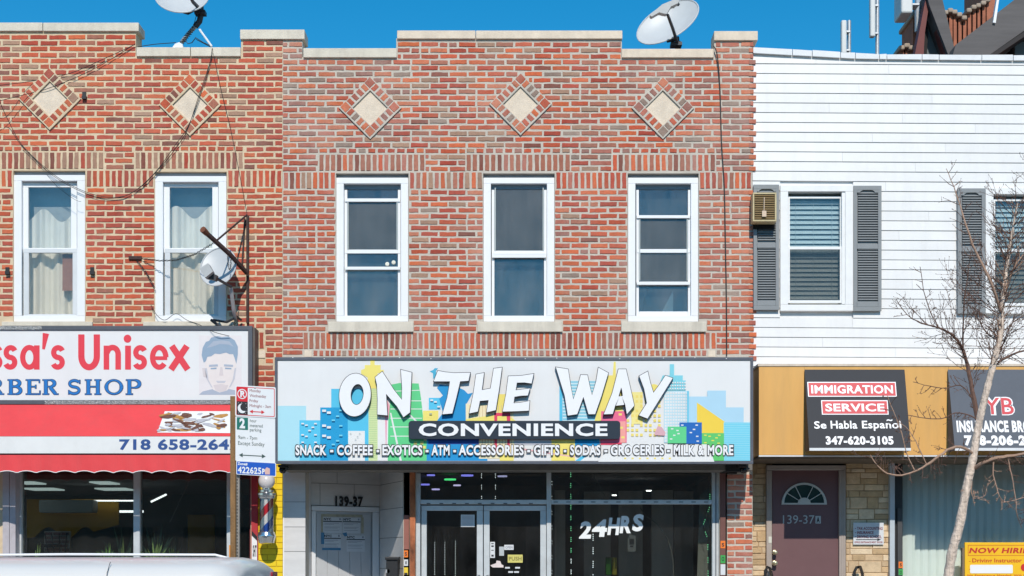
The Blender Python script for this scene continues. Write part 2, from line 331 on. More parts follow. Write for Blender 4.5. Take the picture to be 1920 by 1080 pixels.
class Masonry:
    """collects bricks of one facade; the most central full ones become objects, the others one joined part"""
    def __init__(s, wall, pal, y=0.0): s.wall, s.pal, s.y, s.full, s.rest = wall, pal, y, {}, MB()
    def brick(s, px0, px1, py0, py1, tag=None, mi=None, lean=0.0, name=None):
        k = (D + s.y) / D / S; w = (px1 - px0) * k; h = (py1 - py0) * k; X, _, Z = W((px0+px1)/2, (py0+py1)/2, s.y)
        mi = pick(s.pal, py0) if mi is None else mi
        if tag: s.full.setdefault(tag, []).append((X, Z, w, h, mi, lean))
        else: s._bake(X, Z, w, h, mi, lean)
    def _bake(s, X, Z, w, h, mi, lean):
        vs, fs = brick_geo(w, h, rnd); c, n = math.cos(lean), math.sin(lean)
        s.rest.add([(X + a*c - d*n, s.y + b_, Z + a*n + d*c) for a, b_, d in vs], fs, mi)
    def finish(s, cx, cz, limit=298):
        off = root_loc(s.wall)
        for tag, L in s.full.items():
            L.sort(key=lambda r: abs(r[0] - cx) + 0.9 * abs(r[1] - cz))
            for (X, Z, w, h, mi, lean) in L[:limit]:
                o = bpy.data.objects.new(tag, shared_brick(w, h, mi, s.pal, tag, off)); COL.objects.link(o); o.parent = s.wall
                o.location = (X - off[0], s.y - off[1] + rnd.uniform(-.0015, .0015), Z - off[2]); o.rotation_euler = (0, rnd.uniform(-.006, .006) - lean, 0)
            for r in L[limit:]: s._bake(*r)
        if s.rest.v: part(s.wall, 'remaining_bricks', s.rest, [p[0] for p in s.pal], kind='stuff')
    def courses(s, x0, x1, ytop, ybot, anchor, pitch, blocked, top_of, phase=0.0, bl=31.4, mo=3.9, bh=7.7, tag='brick'):
        k0 = math.ceil((ytop - anchor) / pitch - 0.2); k1 = int((ybot - anchor) / pitch)
        for k in range(k0, k1 + 1):
            ya = anchor + k * pitch + (pitch - bh) / 2; yb = ya + bh
            if yb > ybot + 2: continue
            iv = [(x0, x1)]
            for (a, c, b_, d) in blocked + top_of:
                if ya + 1.2 < d and yb - 1.2 > c:
                    iv = [q for (p, r) in iv for q in (((p, min(r, a)), (max(p, b_), r)) if a < r and b_ > p else ((p, r),)) if q[1] - q[0] > 3]
            ph = phase + (k % 2) * (bl + mo) / 2 + rnd.uniform(-1.3, 1.3); pt = bl + mo
            for (a, b_) in iv:
                lo = a + (1.0 if a != x0 else 0); hi = b_ - (1.0 if b_ != x1 else 0); segs = []
                i = math.floor((lo - ph) / pt)
                while ph + i * pt < hi:
                    p, q = max(lo, ph + i * pt + mo / 2), min(hi, ph + (i + 1) * pt - mo / 2)
                    if q - p > 1: segs.append([p, q])
                    i += 1
                if len(segs) > 1 and segs[0][1] - segs[0][0] < 5: segs[1][0] = segs[0][0]; segs.pop(0)
                if len(segs) > 1 and segs[-1][1] - segs[-1][0] < 5: segs[-2][1] = segs[-1][1]; segs.pop()
                for p, q in segs:
                    jy = rnd.uniform(-.5, .5); jx = rnd.uniform(-.6, .6)
                    if abs(q - p - bl) < 2.5:
                        c_ = (p + q) / 2
                        if rnd.random() < 0.05: s.brick(p, c_ - 1.8, ya + jy, yb + jy); s.brick(c_ + 1.8, q, ya + jy, yb + jy)
                        else: s.brick(c_ - bl/2 + jx, c_ + bl/2 + jx, ya + jy, yb + jy, tag, lean=rnd.uniform(-.008, .008))
                    else: s.brick(p, q, ya + jy, yb + jy)
    def soldiers(s, x0, x1, y0, y1, pitch=11.35, bw=7.5, tag='soldier_brick', mix=None):
        n = round((x1 - x0) / pitch); p = (x1 - x0) / n
        for i in range(n):
            c = x0 + (i + .5) * p + rnd.uniform(-.5, .5); mi = rnd.choice(mix) if mix else None
            s.brick(c - bw/2, c + bw/2, y0 + 1.7, y1 - 1.7, tag, mi, rnd.uniform(-.012, .012))
    def headers(s, x0, x1, y0, y1, pitch=17.4, bw=13.4, tag='header_brick'):
        n = max(1, round((x1 - x0) / pitch)); p = (x1 - x0) / n
        for i in range(n):
            c = x0 + (i + .5) * p; s.brick(c - bw/2, c + bw/2, y0 + 1.6, y1 - 1.6, tag)
def diamond(wall, pal, cx, cy, mort, ro=56.5, ri=33.5):
    b = MB(); sq = lambda r: [(cx, cy - r), (cx + r, cy), (cx, cy + r), (cx - r, cy)]
    b.ring(sq(ro + 2), sq(ri - .5), -0.024, 0.03); part(wall, 'diamond_mortar', b, mort)
    b = MB().prism(sq(ri), -0.0035, 0.01); part(wall, 'diamond_stone', b, limestone_w)
    k = 1 / S; u = Vector((1, 0, 1)).normalized(); v = Vector((1, 0, -1)).normalized(); off = root_loc(wall)
    half = ro / math.sqrt(2) * k; bwid = (ro - ri) / math.sqrt(2) * k - .012
    X, _, Z = W(cx, cy)
    def put(a, c, w, h):                                                     # a along u, c along v, in metres from the centre
        mi = pick(pal); vs, fs = brick_geo(w, h, rnd); mb = MB()
        mb.add([(X + (a + p) * u.x + (c + q) * v.x, -.024 + y_ * .7, Z + (a + p) * u.z + (c + q) * v.z) for p, y_, q in vs], fs)
        part(wall, 'diamond_brick', mb, pal[mi][0])
    e = half - bwid / 2 - .004
    for sa in (-1, 1):
        for sc in (-1, 1): put(sa * e, sc * e, bwid, bwid)
    L = 2 * (e - bwid / 2); n = 4
    for i in range(n):
        t = -L/2 + (i + .5) * L / n
        for sg in (-1, 1): put(t, sg * e, L / n - .026, bwid - .006); put(sg * e, t, bwid - .006, L / n - .026)
def coping(bld, px0, px1, py0, py1, cuts, m, y0=-.03, y1=.24):
    xs = [px0] + cuts + [px1]
    for a, c in zip(xs, xs[1:]):
        jy = rnd.uniform(-.4, .4)
        part(bld, 'coping_stone', MB().pbox(a + (.5 if a != px0 else 0), py0 + jy, c - (.5 if c != px1 else 0), py1 + jy, y0, y1 - y0), m, bevel=.006)

# ---- barber building (left)
bl_ = thing('brick_building', 'orange-red brick building with barber shop on its ground floor', 'building', W(200, 1321.9, 0))
LW = [(25, 320, 160, 603), (290, 322, 425, 603)]
LWX = [(-240, 320, -105, 603)]
wb = MB()
X530 = W(530.2, 0)[0]
grid_wall(wb, [PR(-420, 58, 255, 1322), PR(255, 104, 452, 1322), PR(452, 73, 530, 1322)], [PR(*r) for r in LW + LWX] + [PR(-330, 760, -30, 1322), PR(8, 760, 441, 1322), PR(443, 860, 470, 1322)], 0, .25)
wall_l = part(bl_, 'wall', wb, mortar_l)
LT = [(-420, 0, 258, 60), (255, 0, 455, 106), (452, 0, 531, 74)]
L_blk = LW + LWX + [(-420, 283.3, 195, 318.3), (252, 283.3, 457, 318.3), (-420, 274, 195, 284), (252, 274, 457, 284), (-420, 318.4, 531, 351.5), (-420, 760, 531, 1400), (0, 602, 173, 612), (270, 602, 445, 612), (-420, 618, 479, 760), (481, 622, 497, 684)]
ms = Masonry(wall_l, LEFT_PAL)
dblk = lambda cx, cy, r: [(cx - (r - abs(y_ - cy)), y_ - 2.5, cx + (r - abs(y_ - cy)), y_ + 2.5) for y_ in range(int(cy - r), int(cy + r), 5)]
ms.courses(-180, 529, 60, 766, 318.4, 11.05, L_blk + dblk(93, 185, 56) + dblk(356, 196, 56), LT, phase=3)
ms.headers(-180, 195, 273.8, 284.2); ms.headers(252, 457, 273.8, 284.2)
ms.soldiers(-180, 195, 284.2, 318, mix=[3, 4, 3, 1, 5, 4, 3]); ms.soldiers(252, 457, 284.2, 318, mix=[3, 4, 3, 1, 5, 4, 3])
for a, c in ((-103, 24), (161, 289), (426, 529)): ms.soldiers(a, c, 318.4, 351.5, mix=[0, 1, 0, 3] if a == 161 else None)
ms.soldiers(484.5, 496.5, 622, 655, 11.8)
ms.finish(W(225, 0)[0], W(0, 380)[2])
part(wall_l, 'stone_block', MB().pbox(481, 657, 497, 671, -.01, .012), limestone_w)
diamond(wall_l, LEFT_PAL, 93, 185, mortar_l); diamond(wall_l, LEFT_PAL, 356, 196, mortar_l)
coping(bl_, -180, 260, 42, 58, [-60, 80], limestone); coping(bl_, 255.5, 451, 88, 105, [357], limestone)
def shell(bld, x0, x1, ztop, m, name='side_wall', y0=.25, depth=11):
    z = W(0, ztop)[2]; a = W(x0, 0)[0]; c = W(x1, 0)[0]
    part(bld, name, MB().box3(a + .001, a + .2, y0, depth, 0, z), m); part(bld, name, MB().box3(c - .2, c - .001, y0, depth, 0, z), m)
    part(bld, 'rear_wall', MB().box3(a, c, depth, depth + .2, 0, z), m)
    part(bld, 'flat_roof', MB().box3(a + .2, c - .2, y0, depth, z - .45, z - .3), roof_tar)
plaster = mat('interior_plaster', (0.30, 0.29, 0.27), 0.9, 0.1, 2)
shell(bl_, -420, 529.5, 112, mortar_d)
# floor slab between storeys keeps the rooms apart
def slab(bld, x0, x1, py, m, y0=.25, y1=11, t=.25, name='floor_slab'):
    a, c, z = W(x0, 0)[0] + .2, W(x1, 0)[0] - .2, W(0, py)[2]; part(bld, name, MB().box3(a, c, y0, y1, z - t, z), m)
slab(bl_, -420, 529, 655, plaster)

def mirror_room(bld, r, m, depth=.55):                                         # panel just behind an upper window, in place of the room
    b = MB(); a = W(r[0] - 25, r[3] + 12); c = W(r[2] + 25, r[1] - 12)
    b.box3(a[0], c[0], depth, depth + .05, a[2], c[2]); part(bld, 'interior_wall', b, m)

def sash_window(bld, r, ft, sill=None, y=.05, m=white_paint, sillm=limestone, head_shade=True):
    b = MB(); b.frame(r[0] + .5, r[1] + 8, r[2] - .5, r[3], ft, y, .12, tb=11)
    w = part(bld, 'window', b, m, bevel=.004)
    if head_shade: part(w, 'head_shade_strip', MB().pbox(r[0] + .5, r[1] + .5, r[2] - .5, r[1] + 7.5, y + .03, .05), mat('head_shade_grey', (0.35, 0.38, 0.42), 0.5, 0.1))  # bluish shadow under the window head put into the grey
    if sill: part(bld, 'window_sill', MB().pbox(*sill, -.035, .16), sillm, bevel=.005)
    return w
# left building windows with curtains
curtain = mat('curtain_cloth', (0.84, 0.82, 0.76), 0.9, 0.06, 3)
for wi, r in enumerate(LW + LWX):
    w = sash_window(bl_, r, 15, (r[0] - 22, 603, r[2] + 13, 611), y=.02)
    x0, x1 = r[0] + 15, r[2] - 14
    part(w, 'sash', MB().frame(x0 + 2, 342, x1 - 2, 474, 11, .075, .035, tb=9), white_paint, bevel=.003)
    part(w, 'sash', MB().frame(x0 + 4, 466, x1, 597, 10, .035, .035, tb=8), mat('grey_sash', (.62, .64, .65), .5, .05), bevel=.003)
    part(w, 'pane', MB().pbox(x0 + 12, 350, x1 - 12, 466, .09, .006), glass_mat('clear_glass', (.97, .98, .97), 2.0))
    part(w, 'pane', MB().pbox(x0 + 13, 473, x1 - 9, 590, .05, .006), glass_mat('dim_glass', (.93, .92, .89), 1.4))
    # wavy curtain hanging behind the glass
    cb = MB(); n = 44; cx0, cx1 = r[0] + 27, r[2] - 6
    def top(px):
        t = (px - cx0) / (cx1 - cx0)
        return (404 if wi == 0 else 398) - 12 * math.sin(t * 2 * math.pi * 1.5 + (0.3 if wi else -1.2))
    for i in range(n):
        a = cx0 + (cx1 - cx0) * i / n; c = cx0 + (cx1 - cx0) * (i + 1) / n
        fw = lambda q: .185 + .035 * math.sin(q * .42) + .012 * math.sin(q * .95 + 1); ya, yb = fw(i), fw(i + 1)
        cb.add([W(a, 600, ya), W(c, 600, yb), W(c, top(c), yb), W(a, top(a), ya)], [(0, 1, 2, 3)])
    part(w, 'curtain', cb, curtain, smooth=True)
    mirror_room(bl_, r, mat('pale_sky_reflection', (.42, .45, .46), .9, .08), .29)  # pale panel paints the sky's reflection in the upper glass
    if wi == 0: part(w, 'cardboard', MB().pbox(117, 476, 146, 545, .10, .01), mat('brown_cardboard', rgb(176, 130, 110), .9, .1, 20))

# ---- centre building
bc = thing('brick_building', 'red and rose brick building with three tall white windows above a convenience store', 'building', W(970, 1321.9, 0))
CW = [(630, 325, 766, 603), (906, 325, 1040, 603), (1177, 325, 1310, 603)]
wb = MB()
grid_wall(wb, [PR(530.2, 73, 567, 1322), PR(567, 107, 743, 1322), PR(743, 72, 1166, 1322), PR(1166, 107, 1339, 1322), PR(1339, 75, 1411, 1322)], [PR(*r) for r in CW] + [PR(573, 860, 756, 1322), PR(779, 860, 1349, 1322)], 0, .25)
wall_c = part(bc, 'wall', wb, mortar_c)
CT = [(529, 0, 570, 75), (567, 0, 745, 109), (743, 0, 1168, 74), (1165, 0, 1341, 109), (1338, 0, 1420, 77)]
Cb = CW + [(597, 277, 797, 322), (873, 277, 1070, 322), (1147, 277, 1342, 322), (530, 322, 1420, 355), (615, 602, 775, 622), (895, 602, 1055, 622), (1165, 602, 1325, 622), (568, 622, 1343, 668), (516, 668, 1420, 1400)]
ms = Masonry(wall_c, CEN_PAL)
ms.courses(531, 1410, 73, 700, 322.2, 11.1, Cb + dblk(694, 202, 56) + dblk(976, 195, 56) + dblk(1243, 202, 56), CT, phase=11)
for a, c in ((597, 797), (873, 1070), (1147, 1342)): ms.headers(a, c, 277, 288.3); ms.soldiers(a, c, 288.3, 322, mix=[3, 2, 3, 4, 0, 2, 3])
for a, c in ((531, 629), (767, 905), (1041, 1176), (1311, 1410)): ms.soldiers(a, c, 322, 355, mix=[0, 5, 1, 2, 0, 3] if a > 700 and a < 1200 else None)
ms.soldiers(568, 1343, 622.5, 655.5, 10.75, 7.3, mix=[3, 2, 3, 4, 0, 2, 2]); ms.soldiers(586, 1326, 655.5, 669, 10.9, 7.2, tag='rowlock_brick')
ms.courses(531, 568, 622, 672, 322.2, 11.1, [], [], phase=0)
# ground floor pier beside the roller gate
ms.courses(1364, 1410, 884, 1321, 888, 11.15, [], [], phase=20)
# toothed end bricks on the right corner
k = 0; y_ = 322.2 + 11.1 * -22
while y_ < 672:
    if y_ > 76 and not (320 < y_ < 352):
        e = 1411 + (6.5 if k % 2 else 2.0) + rnd.uniform(-.8, .8)
        s0 = MB(); a = W(1404 if k % 2 else 1407, y_ + 9.3); c = W(e, y_ + 1.7)
        s0.box3(a[0], c[0], -.011, .06, a[2], c[2]); part(wall_c, 'toothed_brick', s0, CEN_PAL[rnd.choice((0, 1, 5, 2))][0], bevel=.002)
    y_ += 11.1; k += 1
ms.finish(W(975, 0)[0], W(0, 340)[2])
for x in (571, 1328): part(wall_c, 'stone_block', MB().pbox(x, 657, x + 13, 669, -.01, .012), limestone_w)
for c in ((694, 202), (976, 195), (1243, 202)): diamond(wall_c, CEN_PAL, *c, mortar_c)
coping(bc, 450, 571, 55, 73, [], limestone); coping(bc, 568.5, 744, 90, 107.5, [], limestone); coping(bc, 744.5, 1167, 57, 72.5, [892], limestone_w)
coping(bc, 1166, 1338.5, 91, 107.5, [], limestone_w); coping(bc, 1339, 1421, 58, 75.5, [], limestone_w)
shell(bc, 531, 1409, 112, mortar_d); slab(bc, 531, 1409, 655, plaster)
for wi, r in enumerate(CW):
    w = sash_window(bc, r, 14, ((615, 603.2, 775, 622), (895, 603.2, 1055, 622), (1165, 603.2, 1324, 622))[wi], y=.035)
    x0, x1 = r[0] + 15, r[2] - 14
    part(w, 'head_jamb', MB().pbox(x0 + .5, 344.5, x1 - .5, 355, .10, .05), mat('shaded_head', (0.20, 0.26, 0.30), .6, .05))  # shade below the window head, put into the colour
    rails, lower_h = ((375, 379), (468, 475), (499, 505)), 592
    if wi == 0:
        bars = [(372, 378, .075), (468, 475, .085), (500, 505.5, .055)]; scr = [(376, 470)]; low = (505, 592); dark = (474, 500)
    elif wi == 1:
        bars = [(470, 476, .085), (476.5, 483, .055)]; scr = [(350, 472)]; low = (483, 592); dark = None
    else:
        bars = [(403.5, 409, .07), (467, 474, .085), (528, 534, .055)]; scr = [(409, 528)]; low = (533, 584); dark = None
    b = MB()
    for a, c, yy in bars: b.pbox(x0 + 2, a, x1 - 2, c, yy, .03)
    b.pbox(x0 + 1, 356, x0 + 6, 592, .09, .035); b.pbox(x1 - 6, 356, x1 - 1, 592, .09, .035); b.pbox(x0 + 6.2, low[1], x1 - 6.2, 592.4, .088, .03)
    part(w, 'sash', b, white_paint, bevel=.003)
    b = MB()
    for a, c in scr:
        b.pbox(x0 + 6.5, a + 2, x0 + 8.5, c - 2, .078, .01); b.pbox(x1 - 8.5, a + 2, x1 - 6.5, c - 2, .078, .01)
        part(w, 'insect_screen', MB().pbox(x0 + 8.8, a + 1, x1 - 8.8, c - 1, .105, .002), screen_mesh)
    part(w, 'screen_frame', b, mat('screen_frame_grey', (.40, .45, .45), .5, .05))
    part(w, 'pane', MB().pbox(x0 + 6, 354, x1 - 6, 593, .125, .006), glass)
    part(w, 'front_pane', MB().pbox(x0 + 7, 356, x1 - 7, low[1], .1, .003), glass_mat('screened_glass', (.93, .94, .95), 1.0, 0, .10))
    part(w, 'window_backing', MB().pbox(x0 - 2, 344, x1 + 2, 600, .20, .01), backing_blue)  # plain backing added behind the panes, coloured to give their blue-grey tone
    if wi == 0:
        for px, py in ((726, 495), (738, 492)): solo('paper_flower', 'small white flower, %s on the first window of the brick front' % ('left of the pair' if px == 726 else 'right of the pair'), 'decoration', MB().lathe(W(px, py, .09), [(.002, -.006), (.02, -.004), (.024, 0), (.012, .006), (.002, .004)], 9, axis=(0, -1, 0)), mat('petal_white', (.75, .73, .62), .8, .1), W(px, py, .09), group='small flowers stuck to the window')
    if wi == 2:
        o = MB().lathe(W(1217, 515, .15), [(.001, 0), (.05, 0), (.055, .01), (.05, .02), (.001, .02)], 20, axis=(0, -1, 0)); o.tube([W(1217, 524, .15), W(1212, 545, .15), W(1203, 584, .15)], .008)
        solo('table_mirror', 'brown round vanity mirror standing inside the third tall window', 'mirror', o, mat('brown_lacquer', (.10, .085, .06), .5, .1), W(1212, 590, .15))
        part(w, 'sunlit_triangle', MB().add([W(1238, 590, .17), W(1262, 590, .17), W(1262, 545, .17)], [(0, 1, 2)]), mat('sunlit_pale', (.34, .42, .42), .9, .05))  # patch of sunlight painted as a pale triangle behind the pane

# ---- white clad building (right)
br = thing('clad_building', 'white vinyl clad building with grey shutters above an orange fascia', 'building', W(1700, 1321.9, 0))
def sl(px): return max(0, px - 1412) * .0065
vinyl = mat('vinyl_siding', (0.725, 0.72, 0.71), 0.5, 0.03, 2.5, 0.05, 30, dirt=0.10, streak=.10, isl=.022)
RW = [(1463, 346, 1600, 583), (1848, 351, 1992, 588)]
wb = MB(); grid_wall(wb, [PR(1412, 104, 2250, 860)], [PR(*r) for r in RW], .03, .28); wall_r = part(br, 'wall', wb, vinyl)
y_ = 100.5; k = 0
while y_ < 690:
    ya, yb = y_, y_ + 18.32
    iv = [(1411.5, 2150)]
    for (a, c, b_, d) in RW:
        if ya < d - 6 and yb > c + 6: iv = [q for (p, r_) in iv for q in ((p, min(r_, a)), (max(p, b_), r_)) if q[1] - q[0] > 3]
    for (a, b_) in iv:
        cuts = [a] + ([c for c in (1530 + (k * 137) % 330, 1900 + (k * 71) % 150) if a + 60 < c < b_ - 60]) + [b_]
        for c0, c1 in zip(cuts, cuts[1:]):
            b = MB(); q = []
            for px, dz in ((c0, 0), (c1 - .25, 0)):
                s_ = sl(px); q.append([W(px, ya + s_, 0), W(px, yb + s_ - .4, 0)])
            (l1, l2), (r1, r2) = q; jy = rnd.uniform(-.001, .001)
            v = [(l1[0], .0105, l1[2]), (r1[0], .0105, r1[2]), (r2[0], .001 + jy, r2[2]), (l2[0], .001 + jy, l2[2]), (l2[0], .028, l2[2]), (r2[0], .028, r2[2]), (l1[0], .028, l1[2]), (r1[0], .028, r1[2])]
            b.add(v, [(3, 2, 1, 0), (4, 5, 2, 3), (0, 1, 7, 6), (0, 6, 4, 3), (1, 2, 5, 7)])
            part(wall_r, 'siding_board', b, vinyl)
    y_ += 18.32; k += 1
# uneven flashing along the roof edge
xs = [1412, 1486, 1523, 1576, 1604, 1649, 1663, 1729, 1761, 1841, 1900, 2000, 2150]
def fl_top(x): return 88 + 13 * min(1, (x - 1412) / 230) + 2.2 * max(0, min(1, (x - 1650) / 250))
def fl_bot(x): return 99 + 11 * min(1, (x - 1412) / 200) + 3 * max(0, min(1, (x - 1620) / 260))
for a, c in zip(xs, xs[1:]):
    b = MB().prism([(a + .6, fl_top(a) + rnd.uniform(-.6, 1)), (c - .6, fl_top(c) + rnd.uniform(-.8, .8)), (c - .6, fl_bot(c)), (a + .6, fl_bot(a))], -.028, .2)
    part(br, 'roof_flashing', b, old_white, bevel=.004)
shell(br, 1414, 2250, 112, mortar_d, y0=.9); slab(br, 1414, 2250, 690, plaster)
fr_w = mat('window_trim_white', (0.78, 0.78, 0.77), .5, .04, 8, dirt=.08)
slat_m = mat('blind_slat', (0.74, 0.76, 0.74), .6, .05)
for wi, (x0, y0, x1, y1) in enumerate(RW):
    b = MB(); b.frame(x0, y0 + 1, x1, y1, 15, -.03, .12, tb=12); w = part(br, 'window', b, fr_w, bevel=.005)
    gx0, gx1 = x0 + 15, x1 - 22
    part(w, 'sash', MB().frame(gx0, y0 + 22, gx1, y0 + 121, 3, .03, .03, tb=4).frame(gx0 - .0, y0 + 116.5, gx1 - 0, y0 + 222, 3, -.002, .03, tb=5), fr_w)
    part(w, 'side_stop', MB().pbox(gx1 + .5, y0 + 14, x1 - 15.3, y1 - 13, -.015, .06), fr_w)
    part(w, 'pane', MB().pbox(gx0 + 3, y0 + 26, gx1 - 3, y0 + 116, .04, .005), glass)
    part(w, 'pane', MB().pbox(gx0 + 3, y0 + 122, gx1 - 3, y0 + 217, .008, .005), glass_mat('screened_dim_glass', (.66, .67, .66), 1.0, 0, .04))
    yy = y0 + 34
    while yy < y0 + 222:
        a = W(gx0 + 2, yy, .1); c = W(gx1 - 2, yy, .1)
        b = MB().add([(a[0], .085, a[2] - .024), (c[0], .085, c[2] - .024), (c[0], .112, c[2] + .026), (a[0], .112, a[2] + .026)], [(0, 1, 2, 3)])
        part(w, 'blind_slat', b, slat_m); yy += 9.2 if yy < y0 + 120 else 8.6
    part(w, 'blind_cord', MB().tube([W(gx0 + 14, y0 + 28, .08), W(gx0 + 14, y0 + 220, .08)], .002, 4).tube([W(gx0 + 47, y0 + 28, .08), W(gx0 + 47, y0 + 220, .08)], .002, 4).tube([W(gx1 - 18, y0 + 28, .08), W(gx1 - 18, y0 + 220, .08)], .003, 4), slat_m)
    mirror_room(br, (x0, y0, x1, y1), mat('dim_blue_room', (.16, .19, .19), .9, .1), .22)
shut = mat('shutter_grey', rgb(142, 146, 148, .84), .6, .05, 10)
for (x0, x1, y0, y1) in ((1413, 1461, 346, 581), (1600.5, 1653, 348, 583), (1796, 1847.5, 353, 588), (1993, 2045, 353, 588)):
    b = MB(); b.frame(x0, y0, x1, y1, 6.5, -.045, .036, tb=8); mid = y0 + (y1 - y0) * .485
    b.pbox(x0 + 6.6, mid - 4.5, x1 - 6.6, mid + 4.5, -.043, .032); b.pbox(x0 + 6.6, y1 - 18, x1 - 6.6, y1 - 8.1, -.043, .032); b.pbox(x0 + 4, y0 + 4, x1 - 4, y1 - 4, -.016, .006)
    b.prism([(x0 + 6.6, y0 + 8.1), (x1 - 6.6, y0 + 8.1), (x1 - 6.6, y0 + 13)] + [((x0+x1)/2 + 14*math.cos(t), y0 + 13 - 6*math.sin(t)) for t in [math.pi*i/8 for i in range(9)]] + [(x0 + 6.6, y0 + 13)], -.043, .03)
    s_ = part(br, 'shutter', b, shut, bevel=.002)
    for (a, c) in ((y0 + 14, mid - 5), (mid + 5, y1 - 19)):
        yy = a
        while yy < c - 2:
            p = W(x0 + 7, yy, 0); q = W(x1 - 7, yy, 0)
            part(s_, 'louvre', MB().add([(p[0], -.020, p[2] + .006), (q[0], -.020, p[2] + .006), (q[0], -.040, p[2] - .014), (p[0], -.040, p[2] - .014), (q[0], -.020, p[2] - .016), (p[0], -.020, p[2] - .016)], [(0, 1, 2, 3), (3, 2, 4, 5)]), shut); yy += 4.7
# orange fascia band that stands out over the ground floor
def P_(px0, py0, px1, py1, y, dep, m=0): return MB().pbox(px0, py0, px1, py1, y, dep, m)
orange = mat('ochre_panel', rgb(234, 178, 98, .84), .55, .10, 1.2, stretch=(3, 3, .5), dirt=.06, streak=.14)
fz = -.5
xs = [1423, 1509, 1779, 2010, 2200]
fas = part(br, 'fascia', P_(1423, 686, 2200, 853.5, fz + .012, .48), orange)
for a, c in zip(xs, xs[1:]): part(fas, 'fascia_panel', P_(a, 687, c - .4, 853, fz, .011), orange)
part(fas, 'fascia_trim', P_(1423, 853.6, 2200, 856, fz - .006, .06), old_white); part(fas, 'fascia_trim', P_(1421, 682, 2200, 686.5, fz - .01, .5), mat('weathered_cream', (.62, .52, .42), .7, .15, 10))
part(fas, 'soffit', P_(1421, 856.5, 2200, 860, fz + .06, 1.2), mat('soffit_brown', (.12, .09, .06), .8, .2))
part(br, 'return_wall', P_(1411.6, 690, 1423, 858, -.02, .3), mat('tan_brick_side', rgb(150, 130, 110, .6), .9, .2, 14, .5))
# ------------------------------------------------------------------ ground floor: barber shop
red_wall = mat('red_painted_wall', rgb(190, 40, 48, .8), .6, .08, 8, dirt=.1)
wy = .12
sf = part(bl_, 'shop_front', MB().pbox(33, 880, 40, 1322, wy - .02, .1).pbox(250, 880, 262, 1322, wy - .03, .12).pbox(425, 880, 443, 1322, wy - .02, .1).pbox(33, 1062, 443, 1322, wy, .09), alu, bevel=.004)
for a, c in ((40, 250), (262, 426)): part(sf, 'pane', MB().pbox(a, 862, c, 1062, wy + .03, .006), glass_store)
part(bl_, 'corner_pilaster', MB().pbox(5, 762, 17, 1322, -.04, .2).pbox(18, 762, 29, 1322, -.035, .2), mat('grey_red_metal', rgb(196, 190, 196, .8), .5, .1, 10))
part(bl_, 'side_sash', MB().frame(443, 862, 472, 1322, 4, .06, .06, 0), mat('dark_red_frame', rgb(120, 30, 34, .7), .5, .1))
part(bl_, 'pane', MB().pbox(447, 866, 468, 1318, .09, .006), glass_store)
part(bl_, 'red_pilaster', MB().pbox(471, 762, 483, 1322, -.05, .12), red_wall)
part(bl_, 'pilaster_print', MB().prism([(472, 1002), (482, 1014), (482, 1322), (472, 1322)], -.053, .002), mat('print_white', (.72, .72, .72), .6, .06))
part(bl_, 'pilaster_print', MB().prism([(472, 995), (482, 1006), (482, 1014), (472, 1004)], -.056, .002).text('SHT', 474, 1022, 481, 1044, -.056, 0, .03), black_steel)
part(bl_, 'red_pilaster', MB().pbox(471, 658, 484, 761, -.02, .05), mat('brown_wood_strip', (.12, .06, .04), .7, .2))
# interior of the barber shop
yel = mat('ochre_wall', rgb(196, 150, 20, .75), .8, .12, 3)
part(bl_, 'interior_wall', MB().box3(-7.5, -2.95, 4.2, 4.3, 0, 4.1), mat('dark_green_wall', (.09, .12, .11), .8, .2, 2))
cp = [(50, 936), (222, 936), (222, 984)] + [(x, 999 - 11 * math.cos((x - 90) / 35 * math.pi)) for x in range(175, 62, -7)] + [(60, 1008), (50, 1008)]
part(bl_, 'valance_panel', MB().prism(cp, 1.6, .04), yel)
part(bl_, 'interior_wall', MB().pbox(352, 965, 402, 1090, 1.5, .04), yel)
part(bl_, 'shop_floor', MB().box3(-7.5, -2.95, .3, 4.2, .0, .02), mat('tile_floor', (.25, .24, .22), .4, .1, 4))
lamp_w = mat('lit_panel', (.9, .97, 1.0), .5, 0, emit=2.2)
tile_m = mat('ceiling_tile', (.22, .23, .23), .9, .1, 4)
cz_ = W(0, 895, 0)[2]
for i, (x, y) in enumerate([(-5.9, 1.0), (-5.0, 1.0), (-6.24, 2.5), (-5.31, 2.5)]):
    part(bl_, 'ceiling_light', MB().box3(x - (.2 if y > 2 else .12), x + (.2 if y > 2 else .12), y - .25, y + .2, cz_ - .02, cz_ - .004), mat('dim_lit_panel', (.6, .75, .75), .5, 0, emit=.7))
part(bl_, 'ceiling', MB().box3(-7.5, -2.95, .3, 4.2, cz_, cz_ + .05), tile_m)
part(bl_, 'tube_light', MB().box3(W(135, 0, 1.5)[0], W(250, 0, 1.5)[0], 1.5, 1.53, W(0, 940, 1.5)[2], W(0, 937.5, 1.5)[2]), lamp_w)
part(bl_, 'tube_light', MB().box3(W(224, 0, 2)[0], W(268, 0, 2)[0], 2, 2.03, W(0, 961, 2)[2], W(0, 957, 2)[2]), lamp_w)
b = MB(); b.tube([W(283, 941, 1.4), W(312, 927, 1.4)], .012, 6); part(bl_, 'tube_light', b, lamp_w)
o = MB().pbox(72, 937, 174, 961, 1.3, .22); solo('air_conditioner', 'long pale wall air conditioner inside the barber shop', 'air conditioner', o, mat('pale_plastic', (.30, .34, .34), .5, .05), W(123, 961, 1.3), bevel=.02)
b = MB(); b.pbox(83, 996, 131, 1062, 1.1, .05); t = solo('brick_reflection', 'small pale brick panel painted as a reflection low in the barber shop window', 'reflection', b, mortar_c, W(107, 1062, 1.1))  # brick reflection in the glass, built as a pale panel
